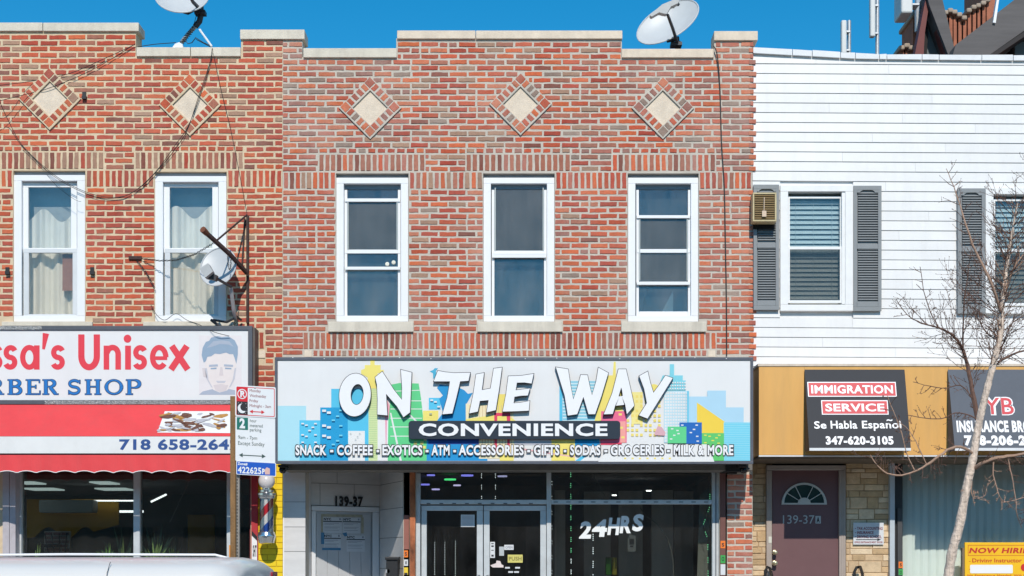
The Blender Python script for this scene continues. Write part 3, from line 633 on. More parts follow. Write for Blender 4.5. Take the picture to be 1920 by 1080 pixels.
for r_ in range(8):
    for c_ in range(3):
        x = 84.5 + c_ * 15.6 + (r_ % 2) * -3; part(t, 'brick', MB().pbox(max(84, x), 998 + r_ * 7.6, min(130, x + 13), 1003.5 + r_ * 7.6, 1.09, .012), mat('pale_brick', rgb(205, 150, 140, .5), .9, .1, 10, isl=.1))
chair = MB(); chair.tube([W(95, 1062, .9), W(84, 1000, .9)], .008).tube([W(104, 1062, .9), W(97, 1000, .9)], .006).tube([W(112, 1062, .9), W(111, 1000, .9)], .006).tube([W(120, 1062, .9), W(125, 1000, .9)], .008).pbox(72, 1020, 100, 1026, .85, .3).pbox(74, 1062, 104, 1120, .85, .35)
solo('salon_chair', 'dark wire backed chair behind the barber shop glass', 'chair', chair, black_steel, W(95, 1120, .9))
leaf_g = mat('leaf_green', (.20, .36, .10), .5, .2, 10, isl=.3); leaf_p = mat('leaf_pale', (.40, .55, .22), .5, .2, 10, isl=.3)
leaf_d = mat('leaf_dusky', (.16, .26, .18), .5, .2, 10, isl=.3); pot_m = mat('white_pot', (.6, .62, .62), .4, .05)
def leaf(base, tip, w, sag=0.0):
    b = MB(); base, tip = Vector(base), Vector(tip); n = 6; d = tip - base; side = d.cross(Vector((0, 1, 0))).normalized(); L_, R_ = [], []
    for i in range(n + 1):
        t = i / n; p = base + d * t + Vector((0, 0, -sag * t * t * d.length)); ww = w * (1 - t) ** .6 * (.55 + .45 * math.sin(min(1, t * 2.4) * math.pi / 2)); L_.append(p - side * ww); R_.append(p + side * ww)
    mid = [(l + r) / 2 + Vector((0, .006, 0)) for l, r in zip(L_, R_)]
    b.v = [tuple(p) for p in L_ + mid + R_]; k = n + 1
    for i in range(n): b.f += [(i, k+i, k+i+1, i+1), (k+i, 2*k+i, 2*k+i+1, k+i+1)]; b.m += [0, 0]
    return b
def plant(px, y, h, spread, n, m, label, potw=12, w=.02, group=None, potm=None, pbase=1062, sag=.25):
    base = W(px, pbase, y); t = thing('potted_plant', label, 'plant', base, group)
    k = (D + y) / D / S; r_ = potw * k
    part(t, 'pot', MB().lathe((base[0], y, base[2] - .16), [(.001, 0), (r_ * .75, 0), (r_, .16), (r_ * .88, .16), (r_ * .85, .13), (.001, .13)], 14), potm or pot_m, smooth=True)
    for i in range(n):
        a = (i + .5) / n * 2 - 1 + rnd.uniform(-.15, .15); hh = h * rnd.uniform(.55, 1) * (1 - .45 * abs(a)); tip = (base[0] + a * spread * k, y + rnd.uniform(-.12, .12), base[2] + hh * k)
        part(t, 'leaf', leaf((base[0] + a * 2 * k, y, base[2] - .02), tip, w * rnd.uniform(.8, 1.2), sag * abs(a)), m)
    return t
plant(232, .34, 104, 62, 15, leaf_d, 'tall dusky spiky plant left of the barber window mullion', 12, .022, sag=.3)
plant(292, .36, 112, 55, 15, leaf_d, 'tall dusky spiky plant right of the barber window mullion', 12, .022, sag=.3)
plant(203, .2, 58, 40, 20, leaf_g, 'low grassy green plant beside the left of the mullion', 11, .009, sag=.6)
plant(232, .2, 60, 12, 7, leaf_p, 'pale upright leafed plant touching the mullion', 8, .013)
plant(291, .2, 68, 40, 13, leaf_p, 'pale arching plant in a patterned white pot right of the mullion', 16, .014, sag=.5)
plant(262, .22, 52, 34, 14, leaf_g, 'bushy green plant straddling the mullion of the barber window', 10, .010, sag=.5)
plant(325, .24, 60, 30, 12, leaf_g, 'green tufted plant under the leaning pole near the barber glass', 10, .009, sag=.5)
plant(165, .22, 34, 26, 10, leaf_g, 'short grassy plant furthest from the mullion on its left', 9, .008, sag=.5)
plant(70, .2, 50, 24, 12, leaf_p, 'small bright green sprig in the far corner of the barber window', 7, .011)
plant(325, .6, 75, 30, 12, leaf_d, 'wiry dark plant under the leaning pole in the barber window', 10, .008, sag=.5)
sh = MB().pbox(40, 1062, 426, 1068, .22, .9); part(bl_, 'display_shelf', sh, mat('dark_shelf', (.1, .1, .1), .6, .1))
solo('broom_pole', 'thin pale tipped pole leaning behind the right barber window', 'pole', MB().tube([W(318, 980, .5), W(341, 932, .45), W(357, 895, .4)], [.004, .004, .012], 8), mat('pole_grey', (.35, .33, .32), .5, .1), W(318, 980, .5))
solo('orange_post', 'short orange marker post in front of the barber window', 'post', MB().pbox(429.5, 1022, 433, 1230, -.1, .02), mat('marker_orange', rgb(240, 150, 40, .8), .5, .1), W(431, 1230, -.1))

# barber sign box
lh_white = mat('sign_white', (.74, .735, .725), .38, .02, 3, coat=.1, streak=.04)
bs = thing('shop_sign', 'white barber shop sign box with red and blue lettering and a faded portrait', 'sign', W(150, 758, -.25))
fy = -.25
part(bs, 'cabinet', MB().pbox(-200, 614, 478, 757, fy + .02, .23), mat('sign_side_brown', (.10, .085, .075), .6, .2, 10))
part(bs, 'cabinet_frame', MB().frame(-200, 611, 473, 758, 8, fy - .015, .035, tb=8), dark_frame, bevel=.004)
silver = mat('taped_foil', rgb(150, 150, 150, .8), .35, .6, 60, .6, 120, metal=.5)
part(bs, 'foil_strip', MB().pbox(0, 611, 78, 618, fy - .02, .004).pbox(84, 751, 436, 758, fy - .02, .004), silver)
face = part(bs, 'sign_face', MB().pbox(-192, 619, 465, 750, fy, .015), lh_white)
red_l = mat('letter_red', rgb(236, 62, 76, .85), .45, .02); blue_l = mat('letter_blue', rgb(24, 120, 200, .85), .45, .02); navy_o = mat('letter_outline', rgb(60, 70, 92, .8), .45, .02)
# heavy rounded red lettering drawn as strokes
def arc(cx, cy, rx, ry, a0, a1, n=14): return [(cx + rx * math.cos(R(a0 + (a1 - a0) * i / n)), cy - ry * math.sin(R(a0 + (a1 - a0) * i / n))) for i in range(n + 1)]
def stroke(pp, w):
    n = len(pp); L_, R_ = [], []
    for i, (x, y) in enumerate(pp):
        a = pp[max(0, i-1)]; c = pp[min(n-1, i+1)]; dx, dy = c[0]-a[0], c[1]-a[1]; l = math.hypot(dx, dy) or 1; ww = (w[i] if isinstance(w, list) else w) / 2
        L_.append((x - dy/l*ww, y + dx/l*ww)); R_.append((x + dy/l*ww, y - dx/l*ww))
    return L_, R_
def put_stroke(b, pp, w, y, m=0):
    L_, R_ = stroke(pp, w)
    for i in range(len(pp) - 1): b.add([W(*L_[i], y), W(*L_[i+1], y), W(*R_[i+1], y), W(*R_[i], y)], [(0, 1, 2, 3)], m)
def red_word(b, y):
    k = [0]
    def Z(pp, w): put_stroke(b, pp, w, y - k[0] * .00008); k[0] += 1
    def s_(x):                                                                  # lower-case s, 27 wide, 646..694
        Z(arc(x + 14, 661, 8.4, 9.1, 22, 260, 16) + arc(x + 13, 679.2, 8.6, 9.1, 80, -158, 16), 10)
    s_(-22); s_(6)
    Z(arc(55, 670, 12.5, 18.5, 0, 360, 24), 10); Z([(69, 647.5), (69, 693)], 10.5)
    Z([(86, 625), (81.5, 655)], [12, 5]); s_(95)
    Z([(152.5, 627), (152.5, 668)] + arc(167, 668, 14.5, 20.5, 180, 360) + [(181.5, 627)], 11.8)
    Z([(199.5, 648), (199.5, 693)], 10.5); Z(arc(211, 664, 10.5, 12.5, 170, 0) + [(221.5, 693)], 10.5)
    Z([(240, 648), (240, 693)], 11); b.prism(ell(239, 635, 7.2, 7.6, 18), y - .001, .001, 0); s_(249)
    Z(arc(298.5, 670, 12.5, 18.5, -40, -360, 24), 10); Z([(288, 671.5), (313.5, 671.5)], 7)
    Z([(322, 648.5), (352, 693)], 12); Z([(350.5, 648.5), (320.5, 693)], 12)
b = MB(); red_word(b, fy - .0014); part(face, 'red_lettering', b, red_l, kind='stuff')
def serif_word(b, y, m, g):
    k = [0]
    def Z(pp, w): put_stroke(b, pp, w, y - k[0] * .00006, m); k[0] += 1
    T, B = 711.5, 740.0; M = 725
    def stem(x): Z([(x, T + .6 - g), (x, B - .6 + g)], 6.6 + 2*g)
    def serif(x, yy, w=13): Z([(x - w/2 - g, yy), (x + w/2 + g, yy)], 2.3 + 1.4 * g)
    def bowl(x, y0, y1, w): cy = (y0 + y1) / 2; ry = (y1 - y0) / 2 - 1.1; Z([(x, y0 + 1.1)] + arc(x + w * .45, cy, w * .5, ry, 90, -90) + [(x, y1 - 1.1)], [2.2 + 2*g] + [2.2 + 2*g + 4.2 * math.sin(math.pi * i / 14) for i in range(15)] + [2.2 + 2*g])
    def Rr(x): stem(x); serif(x, T + 1, 12); serif(x, B - 1, 12); bowl(x, T, M + 1, 17); Z([(x + 8, M + 1), (x + 18, B - 1.5)], 6 + 2*g); serif(x + 20, B - 1, 7)
    def Bb(x): stem(x); serif(x - 1.5, T + 1, 9); serif(x - 1.5, B - 1, 9); bowl(x, T, M, 17); bowl(x, M - .6, B, 19)
    def E(x):
        stem(x); serif(x - 2, B - 1, 9); serif(x - 2, T + 1, 9); Z([(x, T + 1.1), (x + 19, T + 1.1)], 2.4 + 2*g); Z([(x, B - 1.1), (x + 20, B - 1.1)], 2.4 + 2*g); Z([(x, M), (x + 12, M)], 2.2 + 2*g)
        Z([(x + 19, T), (x + 19, T + 7)], 2 + 2*g); Z([(x + 20, B), (x + 20, B - 8)], 2 + 2*g); Z([(x + 12, M - 4), (x + 12, M + 4)], 2 + 2*g)
    Rr(-16); Bb(20.5); E(55); Rr(86)
    Z(arc(139.5, 719.4, 9, 6.0, 25, 255, 16) + arc(138.7, 731.8, 9.6, 6.2, 75, -155, 16), 4.6 + 2*g); Z([(149.5, 712), (149.5, 720)], 2 + 2*g); Z([(129.2, 731), (129.2, 740)], 2 + 2*g)
    for x in (165.5, 183.5): stem(x); serif(x, T + 1, 12); serif(x, B - 1, 12)
    Z([(165, M), (184, M)], 2.2 + 2*g)
    Z(arc(213.5, 725.7, 14.2, 12.8, 0, 360, 30), [6.6 + 2*g - 3.4 * abs(math.sin(2 * math.pi * i / 30)) for i in range(31)])
    stem(242.5); serif(242.5, T + 1, 12); serif(242.5, B - 1, 13); bowl(242.5, T, M + 3, 20)
b = MB(); serif_word(b, fy - .001, 0, .75); serif_word(b, fy - .0042, 1, -.35); part(face, 'blue_lettering', b, [navy_o, blue_l], kind='stuff')
# faded generic portrait print
pr = lambda r, g, b_: mat('print_%d_%d_%d' % (r, g, b_), rgb(r, g, b_, .84), .5, .03, 8)
b = MB(); P = [pr(238, 232, 232), pr(150, 172, 194), pr(240, 230, 226), pr(206, 206, 214), pr(222, 212, 212), pr(176, 186, 202)]
b.prism([(373, 629), (453, 629), (453, 740), (373, 740)], fy - .001, .001, 0)
b.prism([(388, 662), (440, 662), (443, 690), (438, 715), (426, 732), (412, 736), (400, 731), (390, 714), (384, 690)], fy - .0022, .001, 2)
b.prism([(398, 728), (430, 728), (436, 740), (392, 740)], fy - .0016, .001, 4); b.prism([(373, 740), (380, 734), (396, 730), (432, 730), (446, 733), (453, 738), (453, 740)], fy - .0019, .001, 5)
b.prism([(382, 680), (378, 666), (380, 652), (386, 641), (392, 639), (396, 633), (408, 630), (416, 632), (428, 630.5), (434, 634), (440, 638), (446, 650), (446, 664), (443, 682), (440, 672), (437, 664), (430, 664), (424, 661), (412, 664), (403, 663), (396, 668), (389, 669), (386, 677)], fy - .0034, .001, 1)
b.prism([(388, 652), (400, 640), (416, 638), (430, 640), (438, 650), (428, 646), (412, 645), (398, 650)], fy - .0040, .001, 5); b.prism([(384, 690), (388, 690), (391, 712), (399, 727), (396, 726), (387, 710)], fy - .0034, .001, 3); b.prism([(443, 690), (440, 690), (436, 712), (429, 727), (433, 724), (440, 710)], fy - .0034, .001, 3)
b.prism([(395, 690), (406, 689), (406, 692), (395, 692.5)], fy - .0034, .001, 1); b.prism([(422, 689), (434, 690), (434, 692.5), (422, 692)], fy - .0034, .001, 1)
b.prism([(400, 722), (414, 720), (428, 722), (424, 732), (414, 735), (404, 732)], fy - .0030, .001, 4)
b.prism([(392, 684), (408, 683), (409, 687), (392, 688)], fy - .0034, .001, 5); b.prism([(420, 683), (437, 684), (437, 688), (420, 687)], fy - .0034, .001, 5)
b.prism([(413, 688), (417, 688), (419, 704), (411, 704)], fy - .0034, .001, 4); b.prism([(405, 714), (424, 714), (421, 718), (408, 718)], fy - .0034, .001, 3)
b.prism([(384, 690), (379, 690), (381, 706), (388, 708)], fy - .0034, .001, 4)
part(face, 'portrait_print', b, P)

# barber awning
aw = thing('awning', 'red sloping awning with white phone number valance and scalloped edge', 'awning', W(150, 888, -.5))
cloth_red = mat('awning_red', rgb(232, 70, 74, .86), .75, .07, 2.2, .25, 14, streak=.12); cloth_white = mat('awning_white', rgb(236, 236, 234, .86), .7, .04, 4, dirt=.08)
ax = 473; ya_ = -.27; yb_ = -.7
a0 = W(-200, 759, ya_); a1 = W(ax, 759, ya_); b0 = W(-200, 818, yb_); b1 = W(ax, 818, yb_)
b = MB().add([a0, a1, b1, b0], [(0, 3, 2, 1)]); b.add([(a1[0], ya_, a1[2]), b1, (b1[0], 0, b1[2]), (a1[0], 0, a1[2])], [(0, 1, 2, 3)]); part(aw, 'canopy', b, cloth_red)
part(aw, 'valance', MB().pbox(-200, 818.5, ax, 850, yb_ - .005, .012), cloth_white)
part(aw, 'front_rail', MB().pbox(-200, 850.5, ax, 853.5, yb_ + .012, .05), black_steel)
b = MB(); n = 150; x0_, x1_ = -200, ax
fx = lambda i: x0_ + (x1_ - x0_) * i / n
def fbot(x): return 886 - 4.2 * abs(math.sin(math.pi * (x + 5) / 36.2)) ** .8 + 1.5
for i in range(n):
    q = []
    for x in (fx(i), fx(i + 1)):
        yw = yb_ - .004 + .006 * math.sin(x * .17); q.append((W(x, 853, yb_ + .002), W(x, fbot(x) - 1.4, yw), W(x, fbot(x), yw)))
    b.add([q[0][0], q[1][0], q[1][1], q[0][1], q[1][2], q[0][2]], [(0, 1, 2, 3)], 0); b.add([q[0][1], q[1][1], q[1][2], q[0][2]], [(0, 1, 2, 3)], 1)
part(aw, 'scalloped_flap', b, [cloth_red, cloth_white])
blu2 = mat('phone_blue', rgb(44, 84, 150, .8), .5, .03)
part(aw, 'phone_number', MB().text('718 658-2642', 223.5, 823, 449.5, 844, yb_ - .0066, 0, .035), blu2)
# marble print on the canopy slope
def on_slope(px, py): t = (py - 759) / 59; y = ya_ + (yb_ - ya_) * t - .004; return W(px, py, y)
b = MB(); b.poly([on_slope(*p) for p in ((309, 771), (437, 771), (433, 812), (295, 811))], 0)
rg = random.Random(5)
for i in range(64):
    x, y = rg.uniform(306, 420), rg.uniform(776, 807); c = rg.choice((1, 2, 3, 3, 1)); w = rg.uniform(6, 18); h = rg.uniform(1.2, 4.2); a = rg.uniform(-.7, .7); q = []
    for j in range(8):
        t = j / 8 * 2 * math.pi; u, v = w * math.cos(t) * rg.uniform(.7, 1), h * math.sin(t) * rg.uniform(.6, 1.2); px, py = x + u*math.cos(a) - v*math.sin(a), min(809, max(773, y + u*math.sin(a)*.6 + v*math.cos(a))); P_x = on_slope(px, py); q.append((P_x[0], P_x[1] - .0015 - i * .0002, P_x[2]))
    b.poly(q, c)
part(aw, 'marble_print', b, [cloth_white, mat('marble_brown', rgb(112, 74, 58, .8), .6, .3, 30), mat('marble_gold', rgb(190, 140, 70, .8), .6, .2, 30), mat('marble_grey', rgb(190, 190, 196, .8), .6, .1, 30)])

# ------------------------------------------------------------------ ground floor: doorway 139-37
marble = mat('marble_tile', rgb(226, 224, 222, .82), .35, .07, 3, stretch=(1, 1, 4), dirt=.1)
grout = mat('grout', rgb(150, 148, 146, .6), .9, .1)
yel_p = mat('yellow_painted_brick', rgb(250, 214, 10, .82), .6, .08, 12)
# the yellow painted strip
yb2 = MB().pbox(484, 862, 530.4, 1322, -.012, .012); strip = part(bl_, 'yellow_strip', yb2, mat('yellow_joint', rgb(220, 184, 6, .75), .7, .1))
for i in range(38):
    y0 = 863 + i * 11.1; z = 0 if i % 2 else -17
    for x in (484 + z, 519 + z, 554 + z):
        a, c = max(485, x), min(529.8, x + 33.4)
        if c - a > 4: part(strip, 'brick', MB().pbox(a, y0, c, y0 + 9.6, -.018, .008), yel_p)
# left marble pier and door recess
def tiles(parent, rects, y, m=marble, dep=.012, g=.45):
    for r in rects: part(parent, 'tile', MB().pbox(r[0] + g, r[1] + g, r[2] - g, r[3] - g, y, dep), m)
part(bc, 'pier', MB().pbox(531.5, 880, 573, 1322, -.012, .02), grout)
tiles(bc, [(531.5, 880, 573, 941), (531.5, 941, 573, 988), (531.5, 988, 573, 1034), (531.5, 1034, 573, 1090), (531.5, 1090, 573, 1200)], -.022)
part(bc, 'pier_edge', MB().pbox(530.6, 880, 532.6, 1322, -.026, .03), white_paint)
ry = .42
RX0, RX1 = 573.0, 713.0
part(bc, 'recess_wall', MB().box3(W(573, 0)[0] - .02, W(573, 0)[0], 0, ry, 0, 2.85), marble)
def skew(p):                                                                   # the doorway wall runs back towards the splayed side
    px = CX + p[0] * S * D / (D + p[1]); Y = p[1] + max(0.0, (px - RX0) / (RX1 - RX0)) * .56
    return ((px - CX) * (D + Y) / D / S, Y, p[2])
WARP = skew
back = part(bc, 'recess_wall', MB().pbox(560, 868, 716, 947, ry, .04), grout)
tiles(back, [(566, 868, 632, 905), (632, 868, 713, 905), (566, 905, 600, 947), (600, 905, 664, 947), (664, 905, 713, 947)], ry - .006, dep=.01)
# splayed right wall
WARP = None
sa, sb = W(712, 0, ry + .56), W(757, 0, 0); b = MB().add([(sa[0], ry + .56, 0), (sb[0], .0, 0), (sb[0], .0, 2.85), (sa[0], ry + .56, 2.85), (sa[0] + .1, ry, 0), (sb[0] + .02, .02, 0)], [(0, 1, 2, 3)])
sp = part(bc, 'splay_wall', b, grout)
def on_splay(t, z, o=.006): return (sa[0] + (sb[0] - sa[0]) * t - o, (ry + .56) * (1 - t) - o * .4, z)
zz = 0.0
for h in (.62, .6, .33, .36, .34, .3, .3):
    part(sp, 'tile', MB().add([on_splay(.01, zz + .003), on_splay(.99, zz + .003), on_splay(.99, zz + h - .003), on_splay(.01, zz + h - .003)], [(0, 1, 2, 3)]), marble); zz += h
WARP = skew
part(bc, 'house_number', MB().text('139-37', 629, 928, 681, 948.5, ry - .02, 0, .045, .006), black_steel)
dr = part(bc, 'door', MB().pbox(592, 958, 697, 1322, ry + .03, .03), mat('door_grey_white', (.52, .53, .54), .5, .04, 6, dirt=.1))
part(dr, 'door_frame', MB().pbox(584, 947.5, 711, 957, ry - .02, .1).pbox(584, 957.5, 592, 1322, ry - .02, .1).pbox(698, 957.5, 711, 1322, ry - .02, .1), white_paint, bevel=.006)
for x in (598, 619, 640, 661, 682): part(dr, 'door_plank', MB().pbox(x - 4.5 if x > 598 else 594, 962, min(x + 15.6, 695), 1320, ry + .018, .011), mat('door_grey_white', (.5,)*3), bevel=.002)
notice_m = mat('paper', (.62, .64, .66), .8, .03, 20); ink = mat('ink', (.02, .02, .025), .7, .1); ink_g = mat('grey_ink', (.28, .29, .33), .8, .1)
tape = mat('old_tape', (.40, .37, .27), .6, .2, 20); tape_b = mat('blue_tape', (.07, .22, .38), .6, .1, 20)
nd = ry + .014
nt_ = [('top left', 606, 969, 641, 999), ('top right', 643, 969, 676, 999), ('bottom left', 607, 1001, 639, 1032), ('bottom right', 650, 1003, 684, 1034)]
for nm, a, c, d, e in nt_:
    t = thing('paper_notice', 'city paper notice taped to the grey door, %s of the four' % nm, 'notice', skew(W(a, e, nd)), 'four notices taped to the door')
    part(t, 'sheet', MB().pbox(a, c, d, e, nd, .0015), notice_m)
    b = MB(); b.text('NYC', a + 1, c + 1, a + 15, c + 6, nd - .001, 0, .05); b.pbox(a, c + 7, d, c + 8.8, nd - .0015, .001, 0)
    for q, w in ((11, .9), (13, .6), (18, .95), (20, .8), (24, .9)): b.pbox(a + 2, c + q, a + 2 + (d - a - 4) * w, c + q + .7, nd - .0015, .001, 1)
    b.pbox(d - 5, c + 1.4, d - 2, c + 5, nd - .0015, .001, 1)
    part(t, 'print', b, [ink, ink_g])
    if nm in ('top left', 'top right'): part(t, 'tape', MB().pbox(a - 4, c - 6, d + 4, c - 1, nd - .001, .001).pbox(d + 1 if 'right' in nm else a - 4, c - 1, d + 6 if 'right' in nm else a - .5, e, nd - .001, .001), tape)
    if nm == 'bottom left': part(t, 'tape', MB().pbox(a - 5, c - 3, a + 1, c + 19, nd - .002, .001).pbox(a - 3, e - 5, d, e - .5, nd - .002, .001), tape_b)
    if nm == 'bottom right': part(t, 'tape', MB().prism([(a - 8, c - 4), (a, c - 6), (a + 1, c + 1), (a - 4, c + 2)], nd - .002, .001), tape_b)
WARP = None
mbx = thing('mailbox', 'black wall mailbox with silver lock beside the grey door', 'mailbox', W(735, 1130, .1))
part(mbx, 'box', MB().pbox(724, 1047, 746, 1130, -.05, .2), black_steel, bevel=.01); part(mbx, 'lid', MB().pbox(722, 1044, 748, 1050, -.07, .24), black_steel, bevel=.006)
part(mbx, 'lock', MB().lathe(W(727, 1071, -.05), [(.001, -.012), (.02, -.012), (.024, 0), (.001, 0)], 14, axis=(0, -1, 0)), galv, smooth=True)

# ------------------------------------------------------------------ ground floor: convenience store front
part(bc, 'gate_post', MB().pbox(757, 862, 768, 1322, -.0, .1), mat('dark_brown_post', (.05, .032, .028), .7, .3, 9))
part(bc, 'gate_post', MB().pbox(757, 966, 767, 1030, -.004, .003), mat('dusty_rose_panel', rgb(170, 108, 94, .7), .7, .1), label='dusty rose painted strip of the post')
part(bc, 'gate_track', MB().pbox(768.3, 880, 778.6, 1322, -.03, .1), mat('peeling_rust', rgb(176, 104, 66, .75), .85, .65, 9, .6, 50, stretch=(1, 1, .4)))
def stick(name, lab, x0, y0, x1, y1, y, m, extra=None):
    t = solo(name, lab, 'sticker', MB().pbox(x0, y0, x1, y1, y, .002), m, W(x0, y1, y))
    if extra: part(t, 'print', extra, ink)
orange_s = mat('sticker_orange', rgb(250, 130, 40, .85), .5, .05); yellow_s = mat('sticker_yellow', rgb(245, 210, 60, .85), .5, .1, 40); green_s = mat('sticker_green', rgb(60, 170, 80, .85), .5, .1)
stick('sticker', 'square orange sticker on the post next to the marble doorway', 757.4, 1032, 765, 1045, -.008, orange_s, MB().text('S', 759, 1035, 763, 1042, -.0095, 0, .03))
stick('sticker', 'white sticker under the orange one by the marble doorway', 757.4, 1049, 765, 1061, -.008, notice_m, MB().text('i', 760, 1052, 762.5, 1058, -.0095, 0, .04))
stick('sticker', 'yellow and green sticker lowest by the marble doorway', 757.4, 1064, 765, 1078, -.008, yellow_s, MB().pbox(758, 1074, 764, 1078, -.0095, .001))
y0s = .05
fr = MB()
fr.pbox(780, 887, 788, 1322, y0s, .11).pbox(1335.5, 884, 1349, 1322, y0s, .11).pbox(1025, 885, 1033.5, 1322, y0s - .004, .11)
fr.pbox(788.2, 937, 1024.8, 945.5, y0s, .1).pbox(1033.7, 937, 1335.2, 945.5, y0s + .002, .1).pbox(779, 880, 1349.5, 885, y0s + .004, .1)
sfc = part(bc, 'shop_front', fr, alu, bevel=.004)
part(sfc, 'side_channel', MB().pbox(1341.5, 884, 1343, 1322, y0s - .006, .01), dark_frame)
b = MB()
for i in range(13): b.pbox(1038 + i * 23.5, 940.5, 1046 + i * 23.5, 942, y0s - .002, .003)
for i in range(9): b.pbox(800 + i * 24, 943.2, 807 + i * 24, 945, y0s - .004, .003)
part(sfc, 'bar_slots', b, dark_frame)
for r in ((788, 885, 1025, 937), (1033, 885, 1336, 937), (1033, 945, 1336, 1300)): part(sfc, 'pane', MB().pbox(*r, y0s + .05, .008), glass_store)
part(sfc, 'stall_riser', MB().pbox(1033.6, 1285, 1335.2, 1322, y0s + .01, .1), alu)
for (x0, x1, g0, g1, hx) in ((790, 906, 800, 894, 899), (907, 1024.6, 918, 1013, 913)):
    d_ = part(bc, 'glass_door', MB().pbox(x0, 948, x1 - .5, 957.5, y0s + .02, .05).pbox(x0, 957.7, g0, 1320, y0s + .02, .05).pbox(g1, 957.7, x1 - .5, 1320, y0s + .02, .05).pbox(g0 + .2, 1285, g1 - .2, 1320, y0s + .022, .045), alu, bevel=.004)
    part(d_, 'pane', MB().pbox(g0, 957, g1, 1286, y0s + .045, .008), glass_store)
    hb = MB(); s_ = -1 if hx < 905 else 1; hb.tube([W(hx, 1079, y0s + .02), W(hx, 1079, y0s - .06), W(hx + s_ * 4, 1078, y0s - .08), W(hx + s_ * 4, 1200, y0s - .08), W(hx, 1201, y0s - .06), W(hx, 1201, y0s + .02)], .009, 8); part(d_, 'handle', hb, galv, smooth=True)
# dark cavity and strips right of the shop front
part(bc, 'gate_cavity', MB().pbox(1349.6, 882, 1363, 1322, .0, .02), mat('cavity_brown', (.09, .055, .045), .8, .2))
part(bc, 'track_cover', MB().pbox(1350.5, 880, 1360.5, 1322, -.03, .03), mat('brown_track', rgb(128, 84, 76, .7), .7, .1))
stick('sticker', 'square orange sticker on the brown track by the brick pier', 1351, 1014, 1360, 1028, -.034, orange_s, MB().text('S', 1353, 1018, 1358, 1025, -.0355, 0, .03))
stick('sticker', 'green and white sticker below on the brown track by the brick pier', 1351, 1041, 1360, 1056, -.034, green_s, MB().text('O', 1353, 1044, 1358, 1052, -.0355, 0, .03))
stick('sticker', 'yellow sticker lowest on the brown track by the brick pier', 1351, 1058, 1360, 1078, -.034, notice_m)
part(bc, 'roller_gate_housing', MB().pbox(531.5, 868, 1411, 882, -.4, .399), mat('housing_grey', (.15, .14, .125), .7, .2, 5), bevel=.004)
part(bc, 'gate_bracket', MB().pbox(1361, 868, 1388, 884, -.42, .4).pbox(1366, 884, 1382, 888, -.3, .1), black_steel)
# store interior
iw = mat('store_back_wall', (.20, .16, .14), .85, .3, 2); ip = mat('street_reflection', (.5, .44, .40), .8, .15, 3, stretch=(2, 1, .3))
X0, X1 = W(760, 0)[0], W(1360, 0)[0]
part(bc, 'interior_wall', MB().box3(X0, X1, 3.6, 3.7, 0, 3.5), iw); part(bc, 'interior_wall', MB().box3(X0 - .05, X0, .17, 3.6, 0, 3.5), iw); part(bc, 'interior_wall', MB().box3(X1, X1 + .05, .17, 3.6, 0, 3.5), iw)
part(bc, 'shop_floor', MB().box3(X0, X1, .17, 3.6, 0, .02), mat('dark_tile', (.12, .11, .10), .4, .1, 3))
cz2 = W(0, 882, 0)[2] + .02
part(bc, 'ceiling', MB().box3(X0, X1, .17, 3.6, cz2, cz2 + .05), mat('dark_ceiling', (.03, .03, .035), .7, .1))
for (x0, x1, y) in ((1095, 1145, 1.6), (1160, 1205, 1.4), (1222, 1262, 1.2), (1265, 1300, 1.5), (1040, 1060, 1.2)):
    part(bc, 'flat_panel', MB().pbox(x0, 912 + y * 6, x1, 1300, y, .05), ip)  # brown panels painted for the street's reflection in the shop glass
part(bc, 'leaning_board', MB().add([W(1312, 930, .35), W(1332, 912, .35), W(1330, 1290, .3), W(1300, 1290, .3)], [(0, 1, 2, 3)]), mat('pale_board', (.38, .37, .33), .7, .15, 4))
def lamp(n, col): return mat(n, col, .5, 0, emit=1.3)
for px, py, w, c in ((808, 891, 15, lamp('lamp_blue', (.25, .25, 1))), (844, 899, 22, lamp('lamp_green', (.1, 1, .3))), (876, 891.5, 23, lamp('lamp_blue', (.25, .25, 1))), (797, 908.5, 17, lamp('lamp_blue', (.3, .3, 1))), (817, 917.5, 15, lamp('lamp_violet', (.55, .5, 1))), (857, 910, 14, lamp('lamp_pale', (.6, .55, .9))), (942, 893, 18, lamp('lamp_dim', (.35, .35, .6)))):
    y = .5 + (py - 888) * .055; c0 = W(px, py, y); b = MB().lathe((c0[0], y, c0[2]), [(.001, -.008), (w / 2 / S * (D + y) / D, -.008), (w / 2 / S * (D + y) / D, .008), (.001, .008)], 20)
    part(bc, 'ceiling_lamp', b, c)
for px, py, w in ((1131, 932.5, 17), (1152, 928.5, 8), (1193, 924, 18), (1217, 920, 10), (1201, 890.5, 18), (1198, 953, 4)):
    y = 2.2; part(bc, 'ceiling_lamp', MB().pbox(px - w/2, py - .9, px + w/2, py + .9, y, .04), mat('lamp_white', (1, 1, 1), .5, 0, emit=5))
